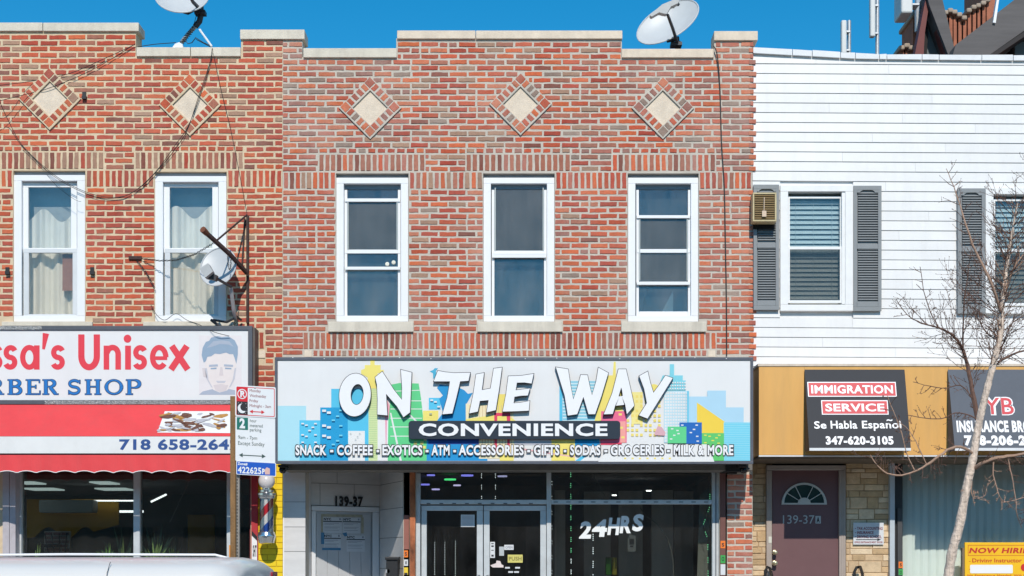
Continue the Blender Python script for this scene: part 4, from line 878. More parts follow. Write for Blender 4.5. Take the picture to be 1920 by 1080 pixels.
# strings of small lights in the window
def light_string(pts, n, colf, lab, y=.13, r=.0052, grp=3):
    t = thing('light_string', lab, 'string lights', W(pts[-1][0], pts[-1][1], y)); part(t, 'wire', MB().tube([W(a, c, y + .01) for a, c in pts], .0018, 4), cable_m)
    seg = [math.dist(pts[i], pts[i+1]) for i in range(len(pts) - 1)]; tot = sum(seg); G = {}
    for i in range(n):
        d = tot * (i + .5) / n
        if grp and (i % (grp + 3)) >= grp: continue
        for j, s_ in enumerate(seg):
            if d <= s_: break
            d -= s_
        f = d / seg[j]; x = pts[j][0] + (pts[j+1][0] - pts[j][0]) * f; z = pts[j][1] + (pts[j+1][1] - pts[j][1]) * f
        G.setdefault(colf(z), MB()).ball(W(x, z, y), r, 6)
    for c, mb in G.items(): part(t, 'bulbs', mb, c, kind='stuff')
Lg = lamp('bulb_green', (.25, 1, .5)); Lw = mat('bulb_white', (.85, .95, 1), .5, 0, emit=2.5)
light_string([(1070, 885), (1071, 1100), (1070, 1290)], 120, lambda z: Lg if z < 1040 else Lw, 'green and white light string hanging in the shop window left of the lettering')
light_string([(1112, 1000), (1112, 1150), (1114, 1290)], 80, lambda z: Lw, 'white light string hanging under the window lettering', grp=4)
light_string([(1331, 925), (1331, 950), (1318, 985), (1327, 1010), (1330, 1290)], 90, lambda z: Lg, 'green light string zigzagging at the right edge of the shop window')
light_string([(815, 1015), (815, 1290)], 60, lambda z: Lw, 'white light string in the door glass, leftmost of three', grp=0, r=.004, y=.6)
light_string([(834, 1015), (834, 1290)], 60, lambda z: Lw, 'white light string in the door glass, middle of three', grp=0, r=.004, y=.6)
light_string([(854, 1013), (854, 1290)], 60, lambda z: Lw, 'white light string in the door glass, rightmost of three', grp=0, r=.004, y=.6)
light_string([(1034.8, 900), (1034.8, 1290)], 70, lambda z: Lw, 'faint white light string along the post of the shop window', grp=2, r=.003)
light_string([(903, 887), (903, 936)], 14, lambda z: Lw, 'short light string in the transom, left of two', grp=3, r=.004)
light_string([(929, 887), (929, 936)], 14, lambda z: Lw, 'short light string in the transom, right of two', grp=3, r=.004)
# window lettering
hr = thing('window_lettering', 'large white tilted numerals and letters on the shop window', 'lettering', W(1087, 1010, .09))
xs = [(1088, 1110, '2'), (1111, 1139, '4'), (1141, 1162, 'H'), (1164, 1185, 'R'), (1187, 1207, 'S')]
for i, (a, c, ch) in enumerate(xs):
    y1 = 1009.5 - i * 3.4; part(hr, 'letter', MB().text(ch, a - .5, y1 - 32, c - .5, y1 + .5, y0s + .044, 0, .045, shear=.12), mat('vinyl_white', (.78, .8, .8), .5, .02))
# paper stickers on the doors
def sheet_thing(name, lab, cat, r, y, m, lines=(), txt=None, tm=ink, off=.03):
    t = solo(name, lab, cat, MB().pbox(*r, y, .0015), m, W(r[0], r[3], y))
    b = MB()
    for (a, c, d, e) in lines: b.pbox(r[0] + a*(r[2]-r[0]), r[1] + c*(r[3]-r[1]), r[0] + d*(r[2]-r[0]), r[1] + e*(r[3]-r[1]), y - .001, .0006)
    if txt: b.text(txt, r[0] + 2, r[1] + (r[3]-r[1])*.25, r[2] - 2, r[3] - (r[3]-r[1])*.25, y - .0012, 0, off)
    if b.v: part(t, 'print', b, tm)
    return t
gy = y0s + .042
sheet_thing('paper_notice', 'single paper notice on the upper glass of the shop door', 'notice', (864, 965, 890, 988), gy, notice_m, [(.1, y / 10, .9, y / 10 + .03) for y in range(1, 9)], tm=ink_g)
sheet_thing('sticker', 'tall white coloured sticker strip on the right door glass', 'sticker', (919, 1016, 928, 1046), gy, notice_m, [(.25, .08, .75, .14), (.25, .22, .75, .32), (.25, .5, .75, .55), (.25, .8, .75, .92)])
sheet_thing('sticker', 'small grey card on the right door glass', 'sticker', (936, 1025, 945, 1042), gy, mat('grey_card', (.42, .45, .47), .6, .05))
sheet_thing('sticker', 'small white rectangular card on the right door glass', 'sticker', (945.5, 1021.5, 963, 1031), gy, notice_m, txt='OPEN', tm=ink_g)
sheet_thing('sticker', 'yellow push label on the right door glass', 'sticker', (952, 1040, 980, 1055), gy, mat('label_yellow', rgb(224, 214, 120, .8), .5, .05), txt='PUSH', tm=mat('label_olive', rgb(150, 140, 70, .8), .6, .05))
t = solo('sticker', 'white pointing shaped sticker low on the right door glass', 'sticker', MB().prism([(919, 1060), (930, 1056), (931, 1051), (938, 1052), (940, 1058), (944, 1060), (944, 1064), (924, 1064)], gy, .0015), mat('sticker_pink_white', (.7, .6, .58), .5, .1), W(930, 1064, gy))
for lab, a, c in (('upper left', 947, 1063), ('upper right', 966, 1063), ('lower left', 953, 1071), ('lower right', 964, 1071)): sheet_thing('sticker', 'little white label, %s of four below the yellow label' % lab, 'sticker', (a, c, a + 9, c + 3), gy, notice_m)
sheet_thing('paper_notice', 'paper notice hanging below the window lettering', 'notice', (1177, 1002, 1192, 1034), .16, mat('grey_paper', (.24, .25, .26), .7, .1), [(.2, .25, .8, .6), (.3, .65, .7, .75)], tm=ink)
pk = MB().pbox(1136, 1045, 1147, 1078, .6, .12); solo('snack_bag', 'green snack bag standing inside the shop window', 'snack bag', pk, mat('bag_green', rgb(70, 160, 40, .5), .4, .2, 20), W(1141, 1078, .6), bevel=.01)
pk = MB().pbox(1148, 1045, 1157, 1078, .6, .12); solo('snack_bag', 'yellow snack bag standing inside the shop window', 'snack bag', pk, mat('bag_yellow', rgb(220, 200, 30, .5), .4, .2, 20), W(1152, 1078, .6), bevel=.01)
solo('loose_cable', 'pale cable curling behind the shop glass right of the lettering', 'cable', MB().tube([W(a, c, .3) for a, c in ((1200, 952), (1212, 968), (1232, 982), (1248, 1003), (1257, 1025), (1262, 1050), (1264, 1110))], .006, 6), mat('cable_grey', (.22, .21, .19), .6), W(1264, 1110, .3), smooth=True)
solo('loose_cable', 'tangled pale cable hanging across the transom glass', 'cable', MB().tube([W(a, c, .3) for a, c in ((1035, 888), (1048, 895), (1066, 896), (1080, 902), (1090, 911), (1104, 906), (1113, 890))], .004, 5).tube([W(a, c, .3) for a, c in ((1112, 893), (1119, 905), (1104, 912), (1090, 911), (1083, 930))], .004, 5).tube([W(a, c, .3) for a, c in ((1122, 906), (1134, 930))], .004, 5).tube([W(a, c, .3) for a, c in ((1300, 912), (1310, 903), (1326, 896))], .006, 5), mat('cable_grey', (.22,)*3), W(1035, 888, .3), smooth=True)
# ------------------------------------------------------------------ convenience store sign
cs = thing('shop_sign', 'wide white convenience store sign with raised white letters over a colourful skyline print', 'sign', W(963, 870, -.65))
cy = -.71
frame_m = mat('sign_frame_grey', rgb(92, 96, 106, .85), .4, .12, 20, dirt=.15)
part(cs, 'cabinet', MB().pbox(517.5, 673, 1411.5, 867, cy + .02, .69), mat('cabinet_grey', (.16, .16, .155), .6, .15, 6))
part(cs, 'cabinet_frame', MB().frame(515, 669.5, 1412.5, 870, 5.5, cy - .012, .031, tb=6), frame_m, bevel=.004)
face = part(cs, 'sign_face', MB().pbox(520.5, 675.5, 1407, 864, cy, .018), lh_white)
K = 4.909
def A(o, pts): return [(o + x / K, 660 + y / K) for x, y in pts]
pc = {}
def C(n, r, g, b_):
    if n not in pc: pc[n] = (len(pc), mat('print_' + n, rgb(r, g, b_, .86), .45, .02, 4))
    return pc[n][0]
sky_b = MB(); lay = [0]
def P2(n, r, g, b_, pts, ov=True):
    lay[0] += 1; sky_b.prism(pts, cy - .0006 - lay[0] * .00004, .001, C(n, r, g, b_), sheet=True)
def Rc(n, r, g, b_, x0, y0, x1, y1): P2(n, r, g, b_, [(x0, y0), (x1, y0), (x1, y1), (x0, y1)])
Bt = 863.8
Rc('pale_cyan', 178, 228, 240, 521, 761, 574, Bt); Rc('cyan', 84, 200, 236, 561.5, 788, 601, Bt); Rc('cyan', 84, 200, 236, 621, 729, 692, Bt)
Rc('blue', 0, 160, 214, 600.5, 764, 652, Bt); Rc('off', 240, 240, 238, 653, 808, 684, Bt)
Rc('cream_green', 216, 232, 170, 691, 728, 708, Bt)
for i in range(32): Rc('dull_green', 180, 214, 150, 692, 731 + i * 4.1, 707, 731.8 + i * 4.1)
P2('yellow', 250, 232, 120, A(510, [(905, 75), (945, 75), (945, 120), (1000, 120), (1000, 165), (1028, 165), (1028, 195), (980, 230), (965, 335), (890, 335), (880, 235), (820, 200), (820, 165), (852, 155), (855, 120), (905, 120)]))
Rc('off', 236, 232, 238, 708, 700, 728, Bt)
P2('pink', 240, 170, 190, A(510, [(1050, 420), (1130, 600), (1060, 620), (1050, 1000), (1040, 600)]))
P2('green', 96, 214, 140, A(510, [(1095, 300), (1175, 285), (1350, 290), (1390, 540), (1400, 1000), (1065, 1000), (1070, 640), (1085, 500)]))
for y in (352, 440, 515, 600, 680, 765, 850):
    P2('white', 246, 248, 246, A(510, [(1090, y + 6), (1380, y - 4 + (10 if y > 400 else 0)), (1380, y + 3 + (10 if y > 400 else 0)), (1090, y + 13)]))
P2('white', 246, 248, 246, A(510, [(1085, 560), (1098, 560), (1195, 1000), (1175, 1000)])); P2('white', 246, 248, 246, A(510, [(1240, 560), (1260, 560), (1400, 700), (1400, 720)]))
P2('off', 238, 238, 240, A(510, [(1358, 288), (1392, 288), (1425, 560), (1432, 640), (1395, 640)]))
Rc('yellow', 250, 226, 70, 793, 770, 822, 800); Rc('cyan', 84, 200, 236, 804, 746, 826, 768); Rc('green', 80, 200, 110, 769, 826, 800, Bt)
for i in range(6): Rc('yellow', 248, 226, 90, 776 + i * 4, 828 + (i % 3) * 8, 782 + i * 4, 833 + (i % 3) * 8)
P2('royal', 0, 150, 214, A(800, [(120, 300), (300, 330), (345, 350), (380, 385), (425, 375), (365, 480), (360, 640), (90, 640), (150, 560), (115, 430), (150, 400), (95, 330)]))
P2('cyan2', 70, 180, 214, A(800, [(28, 178), (60, 165), (75, 148), (105, 150), (85, 175), (95, 215), (60, 250), (58, 195)]))
Rc('royal', 0, 150, 214, 800, 824, 914, 864); Rc('navy', 30, 70, 160, 803, 822, 898, 833)
P2('cream', 250, 238, 196, A(800, [(360, 475), (800, 490), (800, 640), (360, 640)])); Rc('yellow', 250, 226, 110, 932, 739, 948, 790)
for i in range(14): Rc('tan', 226, 200, 160, 880 + i * 6, 760, 881.2 + i * 6, 789)
P2('yellow', 248, 214, 80, A(800, [(360, 618), (720, 565), (830, 640), (360, 640)])); P2('red', 232, 60, 96, A(800, [(622, 560), (770, 560), (770, 640), (740, 640), (735, 590), (650, 590), (650, 640), (622, 640)]))
Rc('cream', 248, 236, 214, 898, 822, 964, 860)
for i in range(12): Rc('tan', 220, 190, 160, 898 + i * 5.4, 824, 900 + i * 5.4, 856)
Rc('red', 214, 40, 80, 927, 824, 932, 850); Rc('red', 214, 40, 80, 951, 824, 956, 850); Rc('yellow', 250, 224, 70, 937, 852, 963, Bt)
Rc('grey_l', 204, 204, 214, 964, 824, 1034, 834); Rc('yellow', 250, 224, 70, 1034, 824, 1078, Bt); P2('pinkl', 244, 186, 190, [(964, 838), (1078, 856), (1078, 858), (964, 841)])
Rc('royal', 30, 80, 180, 1078, 822, 1124, 836); Rc('red', 210, 30, 70, 1126, 822, 1166, 834)
P2('off', 232, 230, 232, A(800, [(1400, 1005), (1480, 940), (1571, 900), (1571, 1005)])); P2('cyan', 70, 180, 230, A(800, [(1370, 1000), (1450, 940), (1470, 960), (1410, 1005)]))
o2 = 1100 - 300 * 0
P2('cyan', 60, 190, 230, A(800, [(1222, 300), (1250, 380), (1250, 635), (1222, 635)])); Rc('paleb', 206, 236, 246, 1055, 714, 1117, 789)
for i in range(13): Rc('cyan3', 120, 206, 232, 1055, 715 + i * 5.8, 1117, 717.6 + i * 5.8)
P2('yellow', 250, 228, 60, A(1100, [(250, 90), (268, 90), (268, 215), (330, 215), (330, 600), (70, 640), (195, 215), (240, 215)]))
Rc('pinkr', 244, 110, 150, 1127, 771, 1175, 830); Rc('rose', 252, 170, 160, 1163, 790, 1173, 830)
for x, y in ((1160, 775), (1162, 800), (1165, 818)): Rc('yellow', 250, 226, 90, x, y, x + 6, y + 4)
Rc('yellow_l', 250, 236, 150, 1184, 735, 1205, 795); P2('yellow', 250, 226, 90, ell(1226, 733, 12, 13, 16))
for i in range(8):
    for j in range(9): 
        if (i * 7 + j * 5) % 4: Rc('lemon', 248, 226, 120, 1175 + i * 8.4, 741 + j * 9, 1180 + i * 8.4, 746 + j * 9)
Rc('ice', 196, 230, 240, 1245, 733, 1291, 830)
P2('cyanl', 130, 214, 228, A(1100, [(765, 112), (805, 112), (805, 215), (885, 215), (885, 262), (912, 262), (912, 355), (690, 355), (680, 265), (700, 215), (765, 215)]))
for i in range(9):
    for j in range(17): Rc('white', 248, 250, 252, 1246.5 + i * 4.9, 735 + j * 5.6, 1249.9 + i * 4.9, 738.8 + j * 5.6)
for i in range(8):
    for j in range(3): Rc('white', 248, 250, 252, 1251 + i * 4.6, 716 + j * 5.6, 1253.6 + i * 4.6, 719 + j * 5.6)
P2('skyb', 180, 220, 240, A(1100, [(942, 410), (1110, 410), (1110, 355), (1282, 355), (1282, 510), (1445, 510), (1445, 650), (942, 650)]))
Rc('cyan3', 120, 206, 232, 1288, 733, 1292, 830)
P2('amber', 250, 214, 70, A(1100, [(1015, 465), (1268, 640), (1268, 745), (1015, 745)]))
Rc('aqua', 120, 214, 236, 1357, 792, 1406.5, 864); 
for i in range(17): Rc('aqua2', 160, 224, 240, 1357, 793 + i * 4.2, 1406.5, 794 + i * 4.2)
Rc('green', 40, 184, 110, 1252, 800, 1287, 831); Rc('royal2', 0, 104, 190, 1274, 792, 1316, 800); Rc('royal2', 0, 104, 190, 1287, 800, 1316, 832); Rc('green2', 96, 204, 110, 1316, 811.5, 1357.5, Bt); Rc('amber', 250, 214, 70, 1316, 808, 1357, 812)
P2('rosy', 224, 176, 184, A(1100, [(625, 745), (655, 682), (690, 690), (725, 740), (720, 770), (625, 765)]))
P2('off', 236, 234, 232, A(1100, [(105, 1010), (240, 850), (1120, 850), (1175, 1010)]))
for x, y in ((1258, 803), (1268, 806), (1262, 815), (1256, 822), (1277, 796), (1304, 796), (1299, 804), (1293, 810), (1305, 817), (1306, 826), (1270, 812)): Rc('white', 248, 250, 252, x, y, x + 4.6, y + 2.2)
for x, y in ((1320, 815), (1328, 817), (1346, 815), (1341, 820), (1334, 825), (1320, 829), (1345, 830)): Rc('lemon2', 238, 230, 90, x, y, x + 5, y + 2)
for i in range(7): Rc('lemon', 248, 226, 120, 1170 + i * 14, 858, 1174 + i * 14, 861)
for x, y in ((565, 793), (572, 796), (589, 793), (584, 800), (578, 806), (565, 814), (572, 817), (589, 814), (565, 828), (589, 828)): Rc('white', 248, 250, 252, x, y, x + 5, y + 2.6)
for x, y in ((604, 768), (613, 771.5), (604, 796), (613, 799), (604, 815), (613, 818)): Rc('white', 248, 250, 252, x, y, x + 7.4, y + 4.4)
for x, y in ((630, 779), (622, 786.5), (636, 797), (636, 815), (630, 825), (622, 832), (636, 768)): Rc('palec', 120, 214, 236, x, y, x + 6, y + 3)
for x, y in ((807, 749), (814, 752), (820, 761)): Rc('white', 248, 250, 252, x, y, x + 5, y + 3)
Rc('grey_s', 150, 170, 170, 805, 775, 810, 777); Rc('grey_s', 150, 170, 170, 656, 812, 659, 813); Rc('grey_s', 150, 170, 170, 669, 818, 672, 819); Rc('grey_s', 150, 170, 170, 665, 823, 668, 824); Rc('grey_s', 150, 170, 170, 673, 812, 676, 813)
part(face, 'skyline_print', sky_b, [m for _, m in sorted(pc.values(), key=lambda q: q[0])], kind='stuff')
letter_w = mat('letter_white', (.80, .80, .81), .4, .015, 4); letter_k = mat('letter_black', (.012, .012, .014), .5, .1)
LET = [A(510, [(950,232),(1015,180),(1060,250),(1120,345),(1195,440),(1197,330),(1186,163),(1285,188),(1277,380),(1270,555),(1210,600),(1150,500),(1050,385),(1055,480),(1062,583),(970,575),(972,440),(966,300)]),
 A(800, [(103,172),(170,185),(250,193),(400,190),(385,265),(308,270),(270,430),(235,565),(145,573),(190,420),(215,270),(65,270)]),
 A(800, [(455,205),(528,192),(508,350),(588,335),(617,152),(693,142),(668,330),(635,535),(552,555),(570,443),(490,450),(470,548),(392,565),(430,380)]),
 A(800, [(752,222),(870,218),(985,200),(965,290),(900,280),(830,282),(820,352),(950,335),(930,400),(870,402),(808,412),(800,472),(870,465),(948,450),(940,540),(820,545),(700,548),(730,390)]),
 A(800, [(1190,140),(1302,158),(1325,310),(1350,437),(1390,320),(1418,210),(1480,212),(1500,310),(1522,398),(1560,270),(1581,143),(1672,192),(1610,400),(1550,572),(1490,572),(1443,412),(1385,572),(1300,585),(1270,400)]),
 A(1100, [(485,220),(562,178),(585,280),(615,375),(670,300),(725,217),(792,240),(680,420),(560,612),(482,582),(555,470),(530,340)])]
b_letters = thing_letters = []
def raised(name_letter, pp, inner=None):
    p = part(face, 'raised_letter', MB().prism(grow(pp, 1.0), cy - .055, .04, 0) if inner is None else MB().ring(grow(pp, 1.0), grow(inner, -1.0), cy - .055, .04, 0), letter_k)
    part(p, 'letter_face', MB().prism(pp, cy - .062, .0065, 0) if inner is None else MB().ring(pp, inner, cy - .062, .0065, 0), letter_w)
raised('O', ell(665.6, 740.4, 29.5, 40.3, 40, .08), ell(669.6, 739.6, 12, 19.6, 40, .12))
for pp in LET: raised('x', pp)
Ao = A(1100, [(293,158),(362,158),(400,320),(438,493),(370,572),(355,485),(262,495),(240,570),(158,573),(235,380)]); Ai = A(1100, [(318,325),(325,350),(330,380),(333,405),(323,406),(313,407),(303,408),(293,409),(303,375),(311,348)])
raised('A', Ao, Ai)
plq = part(cs, 'name_plaque', MB().prism(rrect(766, 789, 1163, 823, 6), cy - .06, .05), mat('plaque_navy', rgb(34, 46, 60, .85), .4, .05), bevel=.002)
part(plq, 'plaque_letters', MB().text('CONVENIENCE', 785, 794, 1139, 818, cy - .0605, 0, .035, .012), letter_w)
words = [('SNACK', 554, 612), ('-', 619, 625), ('COFFEE', 632, 698.5), ('-', 706, 711), ('EXOTICS', 717, 792), ('-', 798, 803.5), ('ATM', 809, 843), ('-', 850, 855), ('ACCESSORIES', 860, 982), ('-', 988.5, 994), ('GIFTS', 1001, 1049), ('-', 1057, 1062), ('SODAS', 1069, 1126), ('-', 1133, 1139), ('GROCERIES', 1145, 1245), ('-', 1250.5, 1256), ('MILK', 1263, 1303), ('&', 1309, 1320), ('MORE', 1327, 1375)]
for w_, x0, x1 in words:
    yy = (834.2, 853.8) if w_ != '-' else (843.5, 848)
    for oy, g, mm in ((-.0225, 1.5, letter_k), (-.0245, 0, letter_w)):
        if w_ == '-': part(face, 'service_text', MB().pbox(x0 - g, yy[0] - g, x1 + g, yy[1] + g, cy + oy, .001), mm)
        else: part(face, 'service_text', MB().text(w_, x0 - g, yy[0] - g, x1 + g, yy[1] + g, cy + oy, 0, .09 if g else .035), mm)
bolt = MB()
for x in range(540, 1400, 62): bolt.pbox(x + (x * 7) % 23, 669.8 + (x % 3), x + 2 + (x * 7) % 23, 671 + (x % 3), cy - .0135, .002)
part(cs, 'screws', bolt, mat('screw_white', (.7, .7, .7), .4), kind='stuff')

# security cameras under the sign
for px, lab in ((530, 'black dome camera under the sign at the barber pole side'), (1394, 'black dome camera under the sign at the brick pier side')):
    t = thing('security_camera', lab, 'camera', W(px, 882, -.4)); c = W(px, 881, -.4)
    part(t, 'mount', MB().pbox(px - 9, 871, px + 6, 876, -.5, .3), black_steel, bevel=.005); part(t, 'dome', MB().ball(c, .042, 16), mat('gloss_black', (.01, .01, .012), .15, 0), smooth=True)
    part(t, 'lens', MB().lathe(W(px + 8, 879, -.43), [(.001, -.02), (.016, -.02), (.016, .02)], 12, axis=(.4, -1, -.2)), galv)

# ------------------------------------------------------------------ awnings of the office building
def office_awning(lab, x0, x1, xb0, xb1, words_, py1=845):
    t = thing('awning', lab, 'awning', W((x0 + x1) / 2, py1, fz - .1))
    ya, yb = fz - .02, fz - .27
    blk = mat('awning_black', rgb(48, 50, 56, .85), .7, .06, 6, .1, 150) if 'black' in lab else mat('awning_slate', rgb(92, 98, 108, .85), .7, .06, 6, .1, 150)
    k = (D + yb) / (D + ya)
    a0, a1 = W(x0, 693, ya), W(x1, 693, ya); b0 = (a0[0], yb, W(0, py1 - 5, yb)[2]); b1 = (a1[0], yb, b0[2]); l0, l1 = (b0[0], yb, W(0, py1, yb)[2]), (b1[0], yb, W(0, py1, yb)[2])
    w0, w1 = (a0[0], ya, l0[2]), (a1[0], ya, l0[2])
    b = MB().add([a0, a1, b1, b0], [(0, 3, 2, 1)]); b.add([a0, b0, l0, w0], [(0, 1, 2, 3)]); b.add([a1, b1, l1, w1], [(3, 2, 1, 0)]); cv = part(t, 'canopy', b, blk)
    part(t, 'lower_bar', MB().box3(b0[0] + .001, b1[0] - .001, yb - .006, yb + .02, l0[2], b0[2]), old_white)
    def oy(z): return ya + (yb - ya) * (a0[2] - z) / (a0[2] - b0[2])
    def lay_on(mb, o):
        mb.v = [(x, oy(z) - o + (y - yb), z) for x, y, z in mb.v]; return mb
    for (txt, tx0, ty0, tx1, ty1, box, off) in words_:
        if box:
            part(cv, 'text_panel', lay_on(MB().prism([(box[0], box[1]), (box[2], box[1]), (box[2], box[3]), (box[0], box[3])], yb, .001, sheet=True), .002), letter_w)
            part(cv, 'text_panel', lay_on(MB().prism([(box[0] + 1.8, box[1] + 1.8), (box[2] - 1.8, box[1] + 1.8), (box[2] - 1.8, box[3] - 1.8), (box[0] + 1.8, box[3] - 1.8)], yb, .001, sheet=True), .004), mat('panel_red', rgb(214, 44, 58, .85), .5, .03))
        part(cv, 'lettering', lay_on(MB().text(txt, tx0, ty0, tx1, ty1, yb, 0, off), .006), letter_w)
        if txt == 'YB': part(cv, 'lettering', lay_on(MB().text(txt, tx0 + 2, ty0 + 2, tx1 - 2, ty1 - 2, yb, 0, .01), .008), mat('panel_red', (0, 0, 0)))
    return t
office_awning('black awning over the maroon door advertising immigration service', 1508.5, 1696, 0, 0,
    [('IMMIGRATION', 1527.5, 718, 1682.5, 734.5, (1521, 711.5, 1689, 740.5), .03), ('SERVICE', 1552, 754, 1664, 769.5, (1545, 747.5, 1671, 775.5), .03), ('Se', 1529, 788.5, 1552, 803, None, .02), ('Habla', 1560, 787.5, 1610, 803, None, .02), ('Espanol', 1619, 787.5, 1693, 807, None, .02), ('~', 1666, 784.5, 1677, 788.5, None, .03), ('347-620-3105', 1549, 817, 1676, 834, None, .045)])
office_awning('dark slate awning behind the tree advertising insurance', 1777, 2010, 0, 0,
    [('YB', 1850, 741, 1910, 777, None, .08), ('INSURANCE BROKERAGE', 1797, 787, 2002, 810, None, .05), ('718-206-2900', 1809, 815, 1966, 836, None, .06)])

# ------------------------------------------------------------------ office ground floor
gy_ = .4
tan_j = mat('tan_joint', rgb(196, 166, 130, .75), .95, .1); stone_pal = [mat('stone_%s' % n, rgb(r, g, b_, .78), .9, .16, 12, .6, 50, isl=.12) for n, r, g, b_ in (('sand', 230, 202, 164), ('buff', 220, 190, 152), ('cream', 238, 214, 180), ('ochre', 212, 180, 138))]
gw = part(br, 'stone_wall', MB().pbox(1402, 852, 1448, 1345, gy_, .2).pbox(1586, 852, 1678, 1345, gy_, .2), tan_j)
def ashlar(x0, x1, y0, y1, seed):
    rg = random.Random(seed); y = y0
    while y < y1 - 3:
        h = rg.choice((8, 10, 12, 20, 22)); h = min(h, y1 - y); x = x0 + rg.uniform(-30, 0)
        while x < x1:
            w = rg.uniform(18, 46); a, c = max(x, x0), min(x + w, x1)
            if c - a > 3:
                if h > 18 and rg.random() < .5:
                    part(gw, 'stone', MB().pbox(a + .7, y + .7, c - .7, y + h / 2 - .7, gy_ - .008 + rg.uniform(-.004, .003), .03), rg.choice(stone_pal), bevel=.006)
                    part(gw, 'stone', MB().pbox(a + .7, y + h / 2 + .3, c - .7, y + h - .7, gy_ - .008 + rg.uniform(-.004, .003), .03), rg.choice(stone_pal), bevel=.006)
                else: part(gw, 'stone', MB().pbox(a + .7, y + .7, c - .7, y + h - .7, gy_ - .008 + rg.uniform(-.005, .003), .03), rg.choice(stone_pal), bevel=.006)
            x += w
        y += h
ashlar(1586, 1668, 858, 1125, 3); ashlar(1403, 1437, 858, 1125, 8)
fd = part(br, 'entrance_door', MB().pbox(1448, 882, 1573, 1322, gy_ - .02, .05), mat('maroon_door', rgb(138, 98, 100, .56), .5, .05, 5, dirt=.06))
part(fd, 'door_frame', MB().pbox(1437, 872, 1586, 881.6, gy_ - .06, .12).pbox(1437, 881.8, 1447.6, 1322, gy_ - .06, .12).pbox(1573.4, 881.8, 1586, 1322, gy_ - .06, .12), mat('taupe_frame', rgb(190, 176, 166, .7), .6, .06, 8), bevel=.008)
part(fd, 'frame_bead', MB().pbox(1578, 886, 1580, 1322, gy_ - .065, .01).pbox(1582.5, 876, 1584, 1322, gy_ - .065, .01), mat('taupe_frame', (0,) * 3))
yo = gy_ - .034
o_ = [(1508 + 42.5*math.cos(R(180 - i*9)), 946 - 41*math.sin(R(i*9))) for i in range(21)]; i_ = [(1508 + 37.5*math.cos(R(180 - i*9)), 943 - 34*math.sin(R(i*9))) for i in range(21)]
fl = part(fd, 'fanlight', MB().ring(o_, i_, yo, .014), mat('fan_white', (.5, .52, .5), .5, .05))
part(fl, 'fan_glass', MB().prism(i_, yo + .01, .003), mat('fan_dark_glass', (.02, .05, .05), .1, .05))
for a in (32, 64, 116, 148): part(fl, 'glazing_bar', MB().tube([W(1508 + 11*math.cos(R(a)), 943 - 8*math.sin(R(a)), yo + .004), W(1508 + 38*math.cos(R(a)), 943 - 34.5*math.sin(R(a)), yo + .004)], .006, 4), mat('fan_white', (0,)*3))
part(fl, 'fan_hub', MB().prism([(1508 + 12*math.cos(R(180 - i*20)), 943 - 10*math.sin(R(i*20))) for i in range(10)], yo - .001, .01), mat('fan_white', (0,)*3))
part(fd, 'door_number', MB().text('139-37', 1468, 966, 1527, 982, gy_ - .024, 0, .0).pbox(1529, 967.5, 1539, 981.5, gy_ - .024, .002), mat('number_silver', (.45, .47, .47), .4, .05))
part(fd, 'door_number', MB().text('A', 1531, 969.5, 1537, 980, gy_ - .027, 0, .05), ink)
for y, r_ in ((1036, .03), (1056, .032)): part(fd, 'door_knob', MB().lathe(W(1452, y, gy_ - .02), [(r_, 0), (r_, -.0) , (r_ * .9, .015), (.012, .02), (.012, .05), (r_ * .8, .06), (r_ * .7, .085), (.001, .09)], 16, axis=(0, -1, 0)), mat('brass', (.55, .48, .3), .3, .1, metal=.8), smooth=True)
part(fd, 'latch_plate', MB().pbox(1441, 1006, 1447, 1018, gy_ - .064, .004), mat('cream_plate', (.6, .58, .5), .5))
sg = sheet_thing('wall_sign', 'small white sign with red lettering and an arrow on the tan stone wall', 'sign', (1600, 980, 1657, 1021), gy_ - .035, notice_m)
rdm = mat('sign_dark_red', rgb(150, 40, 48, .8), .6)
b = MB(); yy = gy_ - .037
for i, s_ in enumerate(('TAX ACCOUNTING', 'INSURANCE', 'DRIVING SCHOOL')): b.text(s_, 1607, 988 + i * 7.8, (1655, 1638, 1653)[i], 993.6 + i * 7.8, yy, 0, .02); b.pbox(1603, 990.4 + i * 7.8, 1605, 991.6 + i * 7.8, yy, .001)
b.text('OFFICE ENTRANCE NEXT DOOR', 1602, 1015, 1655, 1018.5, yy, 0, .03); part(sg, 'print', b, rdm)
part(sg, 'arrow', MB().pbox(1605, 1011, 1645, 1012.4, yy, .001).prism([(1645, 1009), (1652, 1011.7), (1645, 1014.4)], yy, .001), ink)
# window bay with vertical blinds
part(br, 'bay_post', MB().pbox(1668.5, 858, 1678, 1345, gy_ - .07, .2), mat('pale_blue_post', rgb(196, 206, 214, .8), .5, .06, 8), bevel=.005)
part(br, 'bay_post', MB().pbox(1678.3, 862, 1692, 1345, gy_ - .02, .1), mat('near_black_panel', (.02, .02, .022), .5, .1))
part(br, 'bay_post', MB().pbox(1683, 953, 1692, 1345, gy_ - .05, .028), mat('charcoal_panel', (.05, .052, .055), .6, .1))
stick('sticker', 'square orange sticker on the black panel beside the vertical blinds', 1685, 1053, 1693, 1065, gy_ - .054, orange_s, MB().text('S', 1687, 1056, 1691, 1062, gy_ - .0555, 0, .03))
stick('sticker', 'green and white sticker on the black panel beside the vertical blinds', 1685, 1067, 1693, 1078, gy_ - .054, green_s, MB().text('O', 1687, 1070, 1691, 1076, gy_ - .0555, 0, .03))
bw = part(br, 'bay_window', MB().pbox(1692.3, 858, 2150, 864, gy_ - .02, .1).pbox(1692.3, 1300, 2150, 1322, gy_ - .02, .1), alu)
part(bw, 'pane', MB().pbox(1692.5, 864, 2150, 1300, gy_ + .06, .006), glass_mat('bay_glass', (.97, .99, .99), .9))
